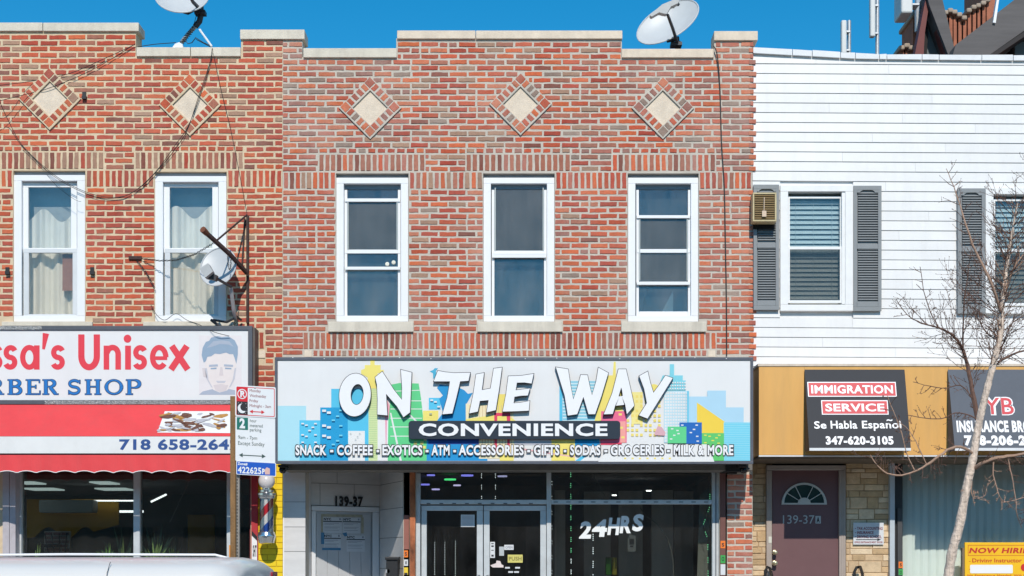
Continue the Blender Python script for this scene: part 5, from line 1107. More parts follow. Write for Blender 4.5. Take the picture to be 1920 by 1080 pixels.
vb = mat('vertical_blind', rgb(234, 240, 232, .90), .75, .05, 3, stretch=(6, 6, .4))
for i in range(31):
    x = 1694 + i * 14.9; a = W(x - 1, 0, gy_ + .14); c = W(x + 15.6, 0, gy_ + .14); z0, z1 = W(0, 1300, gy_)[2], W(0, 864, gy_)[2]
    part(bw, 'blind_slat', MB().add([(a[0], gy_ + .155, z0), ((a[0] + c[0]) / 2, gy_ + .137, z0), (c[0], gy_ + .13, z0), (c[0], gy_ + .13, z1), ((a[0] + c[0]) / 2, gy_ + .137, z1), (a[0], gy_ + .155, z1)], [(0, 1, 4, 5), (1, 2, 3, 4)]), vb)
part(bw, 'interior_wall', MB().pbox(1680, 850, 2200, 1330, gy_ + .4, .05), dark_room)
part(br, 'infill_wall', MB().pbox(2150, 858, 2260, 1345, gy_, .2), tan_j)
part(br, 'door_backing', MB().pbox(1430, 858, 1600, 1340, gy_ + .21, .03), dark_room)
# hiring sign
hs_y = .18
hsn = thing('hiring_sign', 'yellow hiring notice board with red lettering in front of the vertical blinds', 'sign', W(1870, 1120, hs_y))
yb_m = mat('board_yellow', rgb(250, 196, 20, .86), .5, .04, 6); rd_m = mat('board_red', rgb(206, 52, 30, .85), .5, .03)
part(hsn, 'board', MB().pbox(1809, 1017, 1955, 1120, hs_y, .02), yb_m, bevel=.003)
part(hsn, 'side_frame', MB().pbox(1804.5, 1027, 1808.4, 1122, hs_y - .01, .06), mat('frame_tan', (.2, .14, .08), .6))
b = MB(); b.frame(1815, 1022, 1957, 1042, .8, hs_y - .0012, .001); b.text('NOW HIRING', 1818, 1027, 1948, 1037.5, hs_y - .0013, 0, .04, shear=.25).text('Driving Instructor', 1823, 1047, 1916, 1057, hs_y - .0013, 0, .02).pbox(1817, 1052, 1820, 1053, hs_y - .0013, .001)
b.text('No Experience Needed, Will Train On', 1814, 1077, 1950, 1082, hs_y - .0013, 0, .02).pbox(1817, 1067, 1820, 1068, hs_y - .0013, .001); part(hsn, 'lettering', b, rd_m)
part(hsn, 'blank_label', MB().prism(rrect(1819, 1059, 1899, 1075, 2), hs_y - .003, .002), letter_w)
part(hsn, 'round_badge', MB().prism(ell(1921, 1064, 7, 7, 20), hs_y - .003, .002), mat('badge_red', rgb(210, 40, 40, .85), .5))
# handrails
for px, lab in ((1437, 'black bent handrail left of the maroon door'), (1612, 'black looped handrail below the small wall sign')):
    b = MB(); y0_ = gy_ - .12
    if px > 1500: b.tube([W(1602, 1130, y0_), W(1602, 1072, y0_), W(1606, 1064, y0_), W(1613, 1063, y0_), W(1617, 1076, y0_ - .3), W(1619, 1130, y0_ - .9)], .018, 8); b.tube([W(1598, 1078, y0_), W(1604, 1072, y0_)], .012, 6)
    else: b.tube([W(1435, 1130, y0_), W(1435, 1070, y0_), W(1439, 1063, y0_), W(1444, 1066, y0_), W(1448, 1084, y0_ - .3), W(1450, 1130, y0_ - .9)], .018, 8)
    solo('handrail', lab, 'handrail', b, black_steel, W(px, 1322, y0_), smooth=True)
# window air conditioner over the shutter
ac = thing('air_conditioner', 'old beige air conditioner box fixed over the grey shutter by the brick corner', 'air conditioner', W(1434, 414, -.1))
beige = mat('ac_beige', rgb(214, 196, 150, .8), .6, .1, 10, dirt=.3)
part(ac, 'casing', MB().frame(1411.5, 361, 1456, 415, 3, -.2, .15), beige, bevel=.003)
part(ac, 'grille', MB().pbox(1414.6, 364.1, 1452.9, 411.9, -.175, .11), mat('ac_grille', rgb(168, 140, 96, .7), .8, .1, 20))
for i in range(11): part(ac, 'grille_slat', MB().pbox(1415, 366 + i * 4.2, 1452.5, 367.6 + i * 4.2, -.188, .012), mat('ac_grille', (0,)*3))
part(ac, 'power_lead', MB().tube([W(1433, 370, -.21), W(1432.5, 398, -.21)], .005, 5).pbox(1429, 395, 1437, 406, -.215, .012), mat('lead_cream', rgb(232, 206, 180, .8), .6))
part(ac, 'dark_gap_sheet', MB().pbox(1412, 415.5, 1453, 430, -.05, .002), mat('dark_gap', (.006, .006, .006), .9))  # flat black sheet painted for the dark hole below the casing

# ------------------------------------------------------------------ satellite dishes
dish_m = mat('dish_grey', (.50, .52, .53), .45, .04, 8, dirt=.1); dish_k = mat('dish_dark', (.03, .03, .035), .5, .1)
def dish_mesh(c, normal, up, rx, ry, depth=.09, m=0):
    """shallow oval dish with a rolled rim; normal points where the dish looks"""
    c = Vector(c); n = Vector(normal).normalized(); u = Vector(up); u = (u - n * u.dot(n)).normalized(); s_ = n.cross(u); b = MB(); N, K_ = 36, 7
    vs = []
    for lay_ in (0, 1):
        for i in range(K_ + 1):
            t = i / K_
            for j in range(N):
                a = 2 * math.pi * j / N; vs.append(c + s_ * rx * t * math.cos(a) + u * ry * t * math.sin(a) + n * (depth * (t * t - 1) - (.008 if lay_ else 0)))
    fs = []
    for lay_ in (0, 1):
        o = lay_ * (K_ + 1) * N
        for i in range(K_):
            for j in range(N): fs.append((o + i*N + j, o + i*N + (j+1) % N, o + (i+1)*N + (j+1) % N, o + (i+1)*N + j))
    o = (K_ + 1) * N
    for j in range(N): fs.append((K_*N + j, K_*N + (j+1) % N, o + K_*N + (j+1) % N, o + K_*N + j))
    b.add(vs, fs, m); b.tube([c + s_ * rx * math.cos(2*math.pi*j/N) + u * ry * math.sin(2*math.pi*j/N) for j in range(N + 1)], .008, 6, m, cap=False)
    return b, c, n, u, s_
# roof dish over the first brick front, its rim cut by the top of the frame
d1 = thing('satellite_dish', 'grey roof dish on a bent mast above the barber building', 'satellite dish', W(345, 84, .05))
b, c, n, u, s_ = dish_mesh(W(341, -10, -.05), (.12, -1, .55), (-.25, 0, 1), .30, .29)
part(d1, 'reflector', b, dish_m, smooth=True)
part(d1, 'rim_plate', MB().tube([W(338, 20, .02), W(352, 22, .03), W(366, 17, .02)], [.02, .035, .02], 6), dish_k)
part(d1, 'mast', MB().tube([W(340, 80, .05), W(352, 64, .05), W(366, 50, .05), W(376, 34, .05), W(377, 12, .04)], [.022, .022, .024, .026, .03], 10), galv, smooth=True)
part(d1, 'mast_clamp', MB().tube([W(366, 50, .05), W(374, 40, .05), W(377, 26, .05), W(376, 8, .03)], .034, 10).pbox(364, 18, 384, 25, -.02, .1), dish_k, smooth=True)
part(d1, 'feed_arm', MB().tube([W(376, 18, -.0), W(362, 4, -.2), W(352, -16, -.42)], .02, 4), dish_k)
part(d1, 'strut', MB().tube([W(374, 55, .03), W(397, 87, -.0)], .012, 6), white_paint, smooth=True)
part(d1, 'foot', MB().prism([(323, 89), (328, 82), (336, 79), (342, 83), (343, 89)], .0, .06), white_paint)
wr = MB()
for ph in (0, 2.1, 4.2): wr.tube([(lambda q: (q[0] + .028*math.cos(ph + i*.9), q[1] + .028*math.sin(ph + i*.9), q[2]))(W(340 + 26 * i / 22, 82 - 33 * i / 22, .05)) for i in range(23)], .005, 4)
wr.tube([W(345, 72, .0), W(352, 82, -.02), W(360, 80, -.02), W(366, 72, -.02), W(370, 75, 0), (W(395, 88, 0))], .005, 4).tube([W(366, 70, 0), W(382, 80, 0), W(396, 86, 0)], .005, 4).tube([W(369, 26, 0), W(363, 48, 0)], .004, 4)
part(d1, 'mast_wires', wr, cable_m)
# right roof dish
d2 = thing('satellite_dish', 'whitish oval dish with a dark feed arm on the roof right of the raised parapet', 'satellite dish', W(1272, 92, .3))
b, c, n, u, s_ = dish_mesh(W(1252, 41, .3), (-.30, -1, .50), (.85, 0, .62), .255, .40, .08)
part(d2, 'reflector', b, dish_m, smooth=True)
part(d2, 'feed_arm', MB().tube([W(1270, 80, .26), W(1262, 55, -.02), W(1252, 28, -.25)], [.022, .02, .018], 4), dish_k)
part(d2, 'feed_head', MB().prism([(1218, 28), (1242, 8), (1266, -2), (1274, 0), (1271, 6), (1258, 12), (1250, 26), (1243, 25), (1236, 23), (1222, 31)], -.30, .09), mat('feed_grey', (.42, .43, .43), .5, .05), bevel=.01)
part(d2, 'feed_port', MB().ball(W(1262, 12, -.16), .022, 8).ball(W(1271, 8, -.16), .022, 8), dish_k)
part(d2, 'mast', MB().tube([W(1271, 112, .35), W(1271, 78, .35)], .034, 10).pbox(1258, 78, 1279, 84, .24, .12).tube([W(1250, 76, .26), W(1273, 72, .26)], .025, 6), dish_k)
# wall dish
d3 = thing('satellite_dish', 'grey wall dish hanging in front of the second curtained window', 'satellite dish', W(440, 600, -.1))
b, c, n, u, s_ = dish_mesh(W(409, 500, -.30), (-.22, -1, .42), (-.15, 0, 1), .21, .25, .05)
part(d3, 'reflector', b, dish_m, smooth=True)
part(d3, 'feed_arm', MB().tube([W(434, 538, -.4), W(402, 520, -.66)], .016, 4).prism([(388, 522), (398, 512), (407, 516), (404, 526), (396, 523)], -.7, .08), dish_k)
part(d3, 'feed_head', MB().prism([(374, 504), (390, 493), (399, 509), (384, 521)], -.78, .12), mat('feed_grey', (0,)*3), bevel=.008)
part(d3, 'mast', MB().tube([W(433, 540, -.36), W(438, 580, -.3), W(441, 596, -.2), W(441, 598, -.02)], .022, 8), galv, smooth=True)
part(d3, 'wall_bracket', MB().tube([W(441, 596, -.2), W(425, 604, -.2), W(400, 600, -.12)], .014, 6).tube([W(441, 592, -.2), W(452, 600, -.05)], .014, 6).tube([W(396, 600, -.2), W(412, 612, -.24), W(425, 616, -.2)], .018, 6), dish_k)
# steel arm bracket
ab = thing('steel_bracket', 'rusty dark steel arm bracket holding a chain beside the wall dish', 'bracket', W(464, 608, -.03))
part(ab, 'upright', MB().pbox(461.5, 404, 466, 606, -.05, .045), mat('dark_rust', rgb(70, 50, 46, .8), .8, .4, 20, .4), bevel=.002)
part(ab, 'arm', MB().tube([W(463, 512, -.10), W(430, 476, -.52), W(386, 436, -.85)], .026, 4), mat('dark_rust', (0,)*3))
part(ab, 'arm_end', MB().tube([W(388, 438, -.83), W(380, 430, -.9)], [.03, .036], 8), rust)
part(ab, 'brace', MB().tube([W(463, 403, -.03), W(405, 452, -.72)], .011, 4), mat('dark_rust', (0,)*3))
part(ab, 'shadow_rod', MB().tube([W(459, 410, -.02), W(454, 500, -.02)], .012, 4), mat('dark_rust', (0,)*3))  # dark rod put where the upright's shadow falls on the wall
def chain(parent, pts, r=.012, step=.026):
    b = MB(); pts = [Vector(p) for p in pts]; k = 0
    for a, c in zip(pts, pts[1:]):
        n_ = max(1, int((c - a).length / step))
        for i in range(n_):
            p = a.lerp(c, (i + .5) / n_); d = (c - a).normalized(); o = d.orthogonal().normalized(); o = o if k % 2 else d.cross(o)
            b.tube([p + d * r * 1.3 * math.cos(t) + o * r * .75 * math.sin(t) for t in [math.pi / 3 * j for j in range(7)]], .0038, 4, cap=False); k += 1
    part(parent, 'chain', b, black_steel, kind='stuff')
chain(ab, [W(267, 485, -.03), W(300, 489, -.12), W(330, 488, -.2), W(365, 477, -.5), W(402, 455, -.72)])
chain(ab, [W(427, 478, -.56), W(428, 500, -.57), W(432, 508, -.57), W(433, 485, -.56)], step=.03); chain(ab, [W(256, 488, -.02), W(275, 512, -.03), W(290, 540, -.03)])
part(ab, 'wall_plate', MB().pbox(241, 480, 265, 486, -.03, .03), mat('dark_rust', (0,)*3))
for (x, y, lab) in ((172, 508, 'small wall hook between the two curtained windows'), (13, 508, 'small wall hook at the far edge of the barber building'), (157, 179, 'small round wall fitting beside the first diamond')):
    t = MB().pbox(x - 3, y - 7, x + 4, y, -.02, .02).pbox(x - 4, y, x + 4, y + 6, -.05, .05); solo('wall_hook', lab, 'hook', t, black_steel, W(x, y, 0))
# cables
def cable(lab, pts, r=.0036, y=-.03, n=5):
    P3 = [Vector(W(p[0], p[1], p[2] if len(p) > 2 else y)) for p in pts]; out = []
    for i in range(len(P3) - 1):
        p0, p1, p2, p3 = P3[max(0, i-1)], P3[i], P3[i+1], P3[min(len(P3)-1, i+2)]
        for k_ in range(n):
            t = k_ / n; out.append(.5 * ((2*p1) + (-p0+p2)*t + (2*p0-5*p1+4*p2-p3)*t*t + (-p0+3*p1-3*p2+p3)*t**3))
    out.append(P3[-1]); solo('cable', lab, 'cable', MB().tube(out, r, 5), cable_m, tuple(P3[0]), smooth=True)
cable('upper black cable running from the parapet over the first diamond', [(-30, 164, -.3), (0, 160, -.3), (60, 152), (130, 138), (200, 108), (252, 84)])
cable('lower black cable running from the parapet across the first diamond', [(-30, 198, -.3), (0, 189, -.25), (60, 174), (90, 166), (150, 142), (200, 116), (254, 82)])
cable('long drooping black cable from the roof dish below the soldier course', [(0, 192, -.25), (15, 225, -.1), (40, 270), (80, 310), (120, 340), (170, 363), (215, 370), (250, 360), (292, 322), (330, 270), (352, 238), (375, 180), (392, 125), (398, 90)])
cable('second drooping cable alongside the long one near the roof dish', [(40, 272, -.05), (100, 330), (170, 366), (222, 371), (262, 352), (292, 323), (326, 283), (350, 246), (370, 188), (396, 110), (399, 92)], .0035)
cable('thin black cable from the roof dish down to the steel bracket', [(400, 100), (415, 170), (432, 240), (448, 320), (463, 400)], .003)
cable('black cable running down the brick wall beside the white cladding', [(1338, 86, -.04), (1345, 105, -.05), (1350, 170), (1353, 270), (1358, 350), (1360, 450), (1362, 560), (1362.5, 668)], .007, -.02)
cable('wire tangle hanging at the foot of the second curtained window', [(283, 572, -.04), (295, 592, -.05), (310, 600, -.06), (330, 588, -.04), (350, 600, -.05), (372, 608, -.06), (400, 622, -.3), (430, 630, -.28)], .0035)
cable('loose wire in front of the first curtained window', [(88, 328, -.1), (110, 352, -.1), (140, 374, -.1), (152, 378, -.1)], .002)
cable('loose wire between the parapet and the roof dish', [(258, 88, -.02), (290, 83, 0), (330, 80, 0)], .0045)
# ------------------------------------------------------------------ barber pole
bp = thing('barber_pole', 'red, white and blue striped barber pole with a white globe on the yellow strip', 'barber pole', W(500, 1034, -.2))
py_ = -.22; pk_ = (D + py_) / D / S
def PZ(v): return W(0, v, py_)[2]
cxp = W(500, 0, py_)[0]; ch = mat('chrome', (.62, .63, .64), .18, .05, 20, metal=.9)
part(bp, 'globe', MB().ball((cxp, py_, PZ(902)), 15.5 * pk_, 24), mat('opal_glass', (.62, .60, .62), .25, .02), smooth=True)
lp = lambda rs: [(r_ * pk_, PZ(v)) for r_, v in rs]
part(bp, 'top_cap', MB().lathe((cxp, py_, 0), lp([(.1, 935), (14, 935), (15.5, 933), (15.5, 930), (17, 929), (17, 925), (13, 923), (13, 919), (8, 918), (8, 915), (.1, 915)]), 28), ch, smooth=True)
part(bp, 'bottom_cap', MB().lathe((cxp, py_, 0), lp([(.1, 1021), (8, 1021), (14, 1018), (16, 1010), (17, 1007), (17, 1003), (15.5, 1001), (15.5, 999), (14, 997), (.1, 997)]), 28), ch, smooth=True)
b = MB(); NS, NZ = 36, 26; r0 = 11.5 * pk_; z0, z1 = PZ(997), PZ(935)
for i in range(NZ + 1):
    for j in range(NS):
        a = 2*math.pi*j/NS + i * 2*math.pi * .86 / NZ; b.v.append((cxp + r0*math.cos(a), py_ + r0*math.sin(a), z0 + (z1 - z0)*i/NZ))
for i in range(NZ):
    for j in range(NS):
        b.f.append((i*NS + j, i*NS + (j+1)%NS, (i+1)*NS + (j+1)%NS, (i+1)*NS + j)); q = ((j + 34) % 36) / 36; b.m.append(1 if q < .25 else (2 if .5 <= q < .75 else 0))
part(bp, 'striped_cylinder', b, [mat('pole_white', (.72, .71, .68), .4, .03), mat('pole_red', rgb(214, 36, 50, .85), .4, .03), mat('pole_blue', rgb(30, 84, 178, .85), .4, .03)], smooth=True)
part(bp, 'glass_tube', MB().lathe((cxp, py_, 0), [(13.2 * pk_, z0), (13.2 * pk_, z1)], 28), glass_mat('tube_glass', (.97, .97, .97), 1.6), smooth=True)
part(bp, 'wall_arm', MB().tube([(cxp, py_ + .0, PZ(932)), (cxp, -.01, PZ(932))], .02, 8).tube([(cxp, py_, PZ(1008)), (cxp, -.01, PZ(1008))], .02, 8), ch)

# ------------------------------------------------------------------ parking sign post at the kerb
sy = -5.0
ps = thing('street_sign', 'kerbside post with three parking sign plates, red, green and blue', 'street sign', (W(436, 0, sy)[0], sy, 0))
c = W(436, 742, sy)
part(ps, 'post', MB().pbox(430.5, 743, 440.5, 2600, sy + .02, .05).box3(0, 0, 0, 0, 0, 0) if False else MB().box3(W(430.5, 0, sy)[0], W(440.8, 0, sy)[0], sy + .02, sy + .065, 0, c[2]), mat('bronze_post', rgb(150, 112, 66, .7), .65, .3, 14, .4, 60, stretch=(1, 1, .3)), bevel=.003)
hp = MB().box3(W(442, 0, sy)[0], W(447.5, 0, sy)[0], sy + .03, sy + .055, 0, W(0, 760, sy)[2])
part(ps, 'perforated_post', hp, mat('galv_post', (.25, .23, .2), .6, .2, 20))
hb = MB()
for i in range(60): hb.pbox(443.9, 898 + i * 6.2, 445.7, 901 + i * 6.2, sy + .0285, .002)
part(ps, 'post_holes', hb, black_steel, kind='stuff')
pw = mat('plate_white', (.74, .76, .77), .4, .03, 6); prd = mat('plate_red', rgb(222, 32, 46, .86), .4, .02); pgn = mat('plate_green', rgb(20, 118, 104, .86), .4, .02); pbl = mat('plate_blue', rgb(20, 92, 196, .86), .4, .02); pbk = mat('plate_black', (.02, .02, .022), .4, .02); ptx = mat('plate_dark_green', rgb(60, 86, 82, .8), .5)
sk = lambda x, y: (x, y + (x - 442) * .055)                                     # plates hang slightly askew
def pl(pts): return [sk(*p) for p in pts]
def rr(x0, y0, x1, y1, r): return pl(rrect(x0, y0, x1, y1, r))
tw = dict(warp=sk)
z_ = sy
p1 = part(ps, 'sign_plate', MB().prism(rr(441, 722, 517, 780, 2.5), z_, .003), pw, label='top red and white no parking plate')
b = MB(); b.ring(rr(443.2, 724.5, 515, 777.8, 2), rr(444.4, 725.7, 513.8, 776.6, 1.6), z_ - .001, .0006, 0); b.prism(pl([(444, 725), (464.5, 725), (464.5, 752), (444, 752)]), z_ - .0016, .001, 0); b.prism(pl([(444, 752), (464.5, 752), (464.5, 777), (444, 777)]), z_ - .0016, .001, 1)
b.ring([sk(454 + 9*math.cos(t*math.pi/12), 738 + 9.5*math.sin(t*math.pi/12)) for t in range(24)], [sk(454 + 7.4*math.cos(t*math.pi/12), 738 + 7.8*math.sin(t*math.pi/12)) for t in range(24)], z_ - .0032, .001, 2)
b.text('P', 450.5, 732, 458, 744, z_ - .0032, 2, .05, **tw); b.prism([sk(448.5, 731.5), sk(450, 730.5), sk(460, 744.5), sk(458.5, 745.5)], z_ - .0044, .001, 2)
mo = [(454 + 8.4*math.cos(R(a)), 765 + 9*math.sin(R(a))) for a in range(45, 271, 15)] + [(457.5 + 7*math.cos(R(a)), 762.5 + 7.4*math.sin(R(a))) for a in range(250, 59, -15)]
b.prism(pl(mo), z_ - .0032, .001, 2)
for x, y in ((447, 755), (461, 756), (462, 763), (460, 774), (447, 774), (446, 766), (463, 770), (453, 754)): b.prism(pl(rrect(x - .5, y - .5, x + .5, y + .5, .3, 1)), z_ - .0032, .001, 2)
for i, (s_, x1) in enumerate((('Monday', 489), ('Wednesday', 499), ('Friday', 484), ('Midnight - 3am', 508))): b.text(s_, 468, 728 + i * 9.4, x1, 735 + i * 9.4, z_ - .0016, 3, .0, **tw)
b.prism(pl([(473, 769.2), (491, 769.2), (491, 770.8), (473, 770.8)]), z_ - .0016, .001, 0); b.prism(pl([(468, 770), (474, 766.4), (474, 773.6)]), z_ - .002, .001, 0); b.prism(pl([(496, 770), (490, 766.4), (490, 773.6)]), z_ - .002, .001, 0)
part(p1, 'print', b, [prd, pbk, pw, mat('plate_maroon', rgb(150, 60, 70, .8), .5)])
p2 = part(ps, 'sign_plate', MB().prism(rr(441.5, 780, 516, 864, 2), z_ + .004, .003), pw, label='middle white two hour metered parking plate')
b = MB(); z2 = z_ + .0024; b.prism(pl([(444, 782), (465, 782), (465, 805), (444, 805)]), z2, .001, 0); b.text('2', 449, 783.5, 459.5, 802.5, z2 - .002, 1, .05, **tw)
for s_, a, c_, x1, y1 in (('hour', 468.5, 784, 481, 790), ('metered', 468.5, 793, 492.5, 799), ('parking', 468.5, 801, 490, 809), ('9am - 7pm', 446.5, 816, 482, 824.5), ('Except Sunday', 446.5, 826.5, 496, 836)): b.text(s_, a, c_, x1, y1, z2, 2, 0, **tw)
b.prism(pl([(454, 851.8), (492, 851.8), (492, 853.4), (454, 853.4)]), z2, .001, 2); b.prism(pl([(448, 852.6), (455, 848.6), (455, 856.6)]), z2 - .0004, .001, 2); b.prism(pl([(498, 852.6), (491, 848.6), (491, 856.6)]), z2 - .0004, .001, 2)
part(p2, 'print', b, [pgn, pw, ptx])
p3 = part(ps, 'sign_plate', MB().prism(rr(443, 863.5, 517.5, 889.5, 2), z_, .003), pw, label='bottom blue zone number plate')
b = MB(); b.prism(rr(444.3, 864.8, 516.2, 888.2, 1.6), z_ - .001, .001, 0); b.text('Zone#', 445.5, 866.5, 464, 872, z_ - .002, 1, .04, **tw); b.text('422625', 446, 874, 490, 886.8, z_ - .002, 1, .03, **tw); b.text('P', 491.5, 876, 496.5, 886, z_ - .002, 1, .05, **tw)
b.prism(pl([(496, 878), (500, 873), (506, 875), (506, 886), (497, 886.5)]), z_ - .002, .001, 2); part(p3, 'print', b, [pbl, pw, mat('patch_pink', rgb(232, 190, 180, .8), .6)])
part(ps, 'bolt', MB().lathe(W(478, 727, z_), [(.001, -.006), (.006, -.005), (.008, 0)], 8, axis=(0, 1, 0)), galv); part(ps, 'bolt', MB().lathe(W(478, 884, z_), [(.001, -.006), (.006, -.005), (.008, 0)], 8, axis=(0, 1, 0)), galv)

# ------------------------------------------------------------------ parked van
vy0, vy1 = -7.65, -5.75; vk = (D + vy0) / D / S
VX = lambda px: (px - CX) * vk
vt = 1.668; xr = (521 - CX) * (D - 6.0) / D / S; L_v = 5.0; xl = xr - L_v; yc = (vy0 + vy1) / 2; hw_ = (vy1 - vy0) / 2
van = thing('parked_van', 'pale silver van parked at the kerb, only its roof edge in view', 'van', (xr - L_v / 2, yc, -.12))
paint = mat('van_paint', (.66, .66, .64), .35, .01, 2, coat=.35); tint = mat('van_glass', (.02, .022, .024), .08, .1)
def roof_z(x):
    d = xr - x; df = x - xl; z = vt
    if d < .17: z -= .10 * (1 - math.sqrt(max(0, 1 - (1 - d / .17) ** 2)))
    if df < 2.1: z -= (.02 + .62 * ((2.1 - df) / 2.1) ** 1.5)
    return z
secs = []
for i in range(46):
    t = i / 45; x = xr - L_v * (.5 - .5 * math.cos(math.pi * t)); d = min(xr - x, x - xl); pinch = 1 - .09 * max(0, 1 - d / .22) ** 2; zr = roof_z(x); w = hw_ * pinch
    if x - xl < 1.0: zr = min(zr, 1.02 + .3 * (x - xl))
    ring = []
    for (f, z) in ((.9, .22), (.97, .3), (1, .6), (1, .92), (.985, .98), (.93, min(1.25, zr - .16)), (.865, zr - .20), (.84, zr - .115), (.80, zr - .07), (.72, zr - .038), (.5, zr - .012), (.2, zr)):
        ring.append((f, z))
    secs.append((x, w, ring))
b = MB(); n2 = 24
for x, w, ring in secs:
    for f, z in ring: b.v.append((x, yc - w * f, z - .0))
    for f, z in reversed(ring): b.v.append((x, yc + w * f, z))
for i in range(len(secs) - 1):
    for j in range(n2): b.f.append((i*n2 + j, (i+1)*n2 + j, (i+1)*n2 + (j+1) % n2, i*n2 + (j+1) % n2)); b.m.append(0)
b.f.append(tuple(range(n2))); b.m.append(0); b.f.append(tuple((len(secs)-1)*n2 + j for j in range(n2))); b.m.append(0)
part(van, 'body', b, paint, smooth=True)
def side(x, z, out=.006, s_=-1): return (x, yc + s_ * (hw_ * (.935 if z > 1.2 else .985) + out - (z - 1.2) * .1), z)
for sgn in (-1, 1):
    for a, c in ((.55, 1.45), (1.55, 2.55), (2.65, 3.5)):
        part(van, 'side_window', MB().add([side(xr - a - .02, 1.02, .012, sgn), side(xr - c, 1.02, .012, sgn), side(xr - c + .02, vt - .24, .03, sgn), side(xr - a - .08, vt - .24, .03, sgn)], [(0, 1, 2, 3)]), tint)
    for wx in (xr - .85, xl + .95):
        yw = yc + sgn * (hw_ - .1)
        w_ = part(van, 'wheel', MB().lathe((wx, yw - .1, .2), [(.001, 0), (.22, 0), (.3, .0), (.33, .04), (.33, .16), (.3, .2), (.2, .2), (.001, .2)], 24, axis=(0, 1, 0)), mat('tyre', (.02, .02, .02), .9), smooth=True)
        part(w_, 'rim', MB().lathe((wx, yc + sgn * (hw_ + .005), .2), [(.001, -.01), (.2, -.01), (.21, .0), (.001, .0)], 20, axis=(0, 1, 0)), galv)
    if sgn > 0:
        part(van, 'roof_rail', MB().tube([(xr - .34, yc + hw_ * .76, vt - .01), (xr - .45, yc + hw_ * .76, vt + .018), (xr - 1.5, yc + hw_ * .76, vt + .022), (xl + 2.3, yc + hw_ * .76, vt + .012)], .009, 8), white_paint, smooth=True)
        part(van, 'rail_seal', MB().tube([(xr - .2, yc + hw_ * .72, vt - .02), (xr - 1.5, yc + hw_ * .70, vt + .002), (xl + 2.3, yc + hw_ * .70, vt - .01)], .008, 6), black_steel)
    part(van, 'tail_lamp', MB().box3(xr - .12, xr - .005, yc + sgn * hw_ * .8, yc + sgn * hw_ * .9, 1.1, vt - .3), mat('tail_red', (.4, .02, .03), .2, .1), bevel=.01)
part(van, 'rear_window', MB().box3(xr - .02, xr + .008, yc - hw_ * .72, yc + hw_ * .78, 1.02, vt - .17), mat('rear_glass', (.03, .035, .04), .06, .1), bevel=.012)
part(van, 'stop_lamp', MB().box3(xr - .06, xr + .012, yc + .42, yc + .62, vt - .135, vt - .10), mat('lens_red', (.35, .03, .05), .2, .2), bevel=.005)
part(van, 'door_gap', MB().tube([(VX(187), yc - hw_ * .845, vt - .1), (VX(187), yc - hw_ * .79, vt - .045), (VX(186.5), yc - hw_ * .76, vt - .03)], .0022, 4).tube([(VX(187.5), yc - hw_ * .88, vt - .2), (VX(187), yc - hw_ * .842, vt - .09)], .0022, 4), black_steel)
part(van, 'rear_bumper', MB().box3(xr - .1, xr + .06, vy0 + .1, vy1 - .1, .25, .5), mat('bumper_grey', (.08, .08, .08), .6), bevel=.03)

# ------------------------------------------------------------------ bare street tree
ty = -4.9
tree = thing('street_tree', 'bare young street tree with pale bark and knobbly twigs', 'tree', (W(1775, 0, ty)[0], ty, 0))
bark = mat('pale_bark', rgb(226, 206, 188, .86), .9, .38, 30, 1.8, 34, stretch=(1.6, 1.6, .22), dirt=.25); twig_m = mat('twig_bark', rgb(130, 98, 84, .6), .85, .25, 30, isl=.25); twig_p = mat('twig_pale', rgb(196, 160, 136, .7), .85, .2, 30)
tk = (D + ty) / D / S
def T3(p): return W(p[0], p[1], ty + (p[2] if len(p) > 2 else 0))
def smooth_path(P, n=4):
    P = [Vector(p) for p in P]; out = []
    for i in range(len(P) - 1):
        p0, p1, p2, p3 = P[max(0, i-1)], P[i], P[i+1], P[min(len(P)-1, i+2)]
        for k_ in range(n):
            t = k_ / n; out.append(.5 * ((2*p1) + (-p0+p2)*t + (2*p0-5*p1+4*p2-p3)*t*t + (-p0+3*p1-3*p2+p3)*t**3))
    out.append(P[-1]); return out
base_z = HY + CZ / tk
tr = smooth_path([T3(p) for p in ((1745, base_z), (1768, 1180), (1778, 1085), (1786, 1032), (1799, 985), (1811, 920), (1822, 870), (1829, 830), (1836, 790), (1845, 752), (1855, 712), (1866, 668), (1876, 625), (1878, 580), (1882, 540), (1889, 490), (1897, 440), (1908, 380))])
rad = []
for i, p in enumerate(tr):
    v = i / (len(tr) - 1); rad.append((8.8 * (1 - v) ** .55 + .9) * tk * (1 + .07 * math.sin(i * 2.3) + .06 * rnd.uniform(-1, 1)))
part(tree, 'trunk', MB().tube(tr, rad, 12), bark, smooth=True)
TW = {'d': MB(), 'p': MB()}; limbs = []
rt = random.Random(21)
def limb(pts, r0, r1, m, nm='branch'):
    P = smooth_path([T3(p) for p in pts], 3); n = len(P); P = [p + Vector((rt.uniform(-1, 1), rt.uniform(-1, 1), rt.uniform(-1, 1))) * tk * .8 if 0 < i < n-1 else p for i, p in enumerate(P)]
    rs = [(r0 + (r1 - r0) * i / (n - 1)) * tk * rt.uniform(.88, 1.15) for i in range(n)]; part(tree, nm, MB().tube(P, rs, 7), m, smooth=True); limbs.append((P, rs)); return P
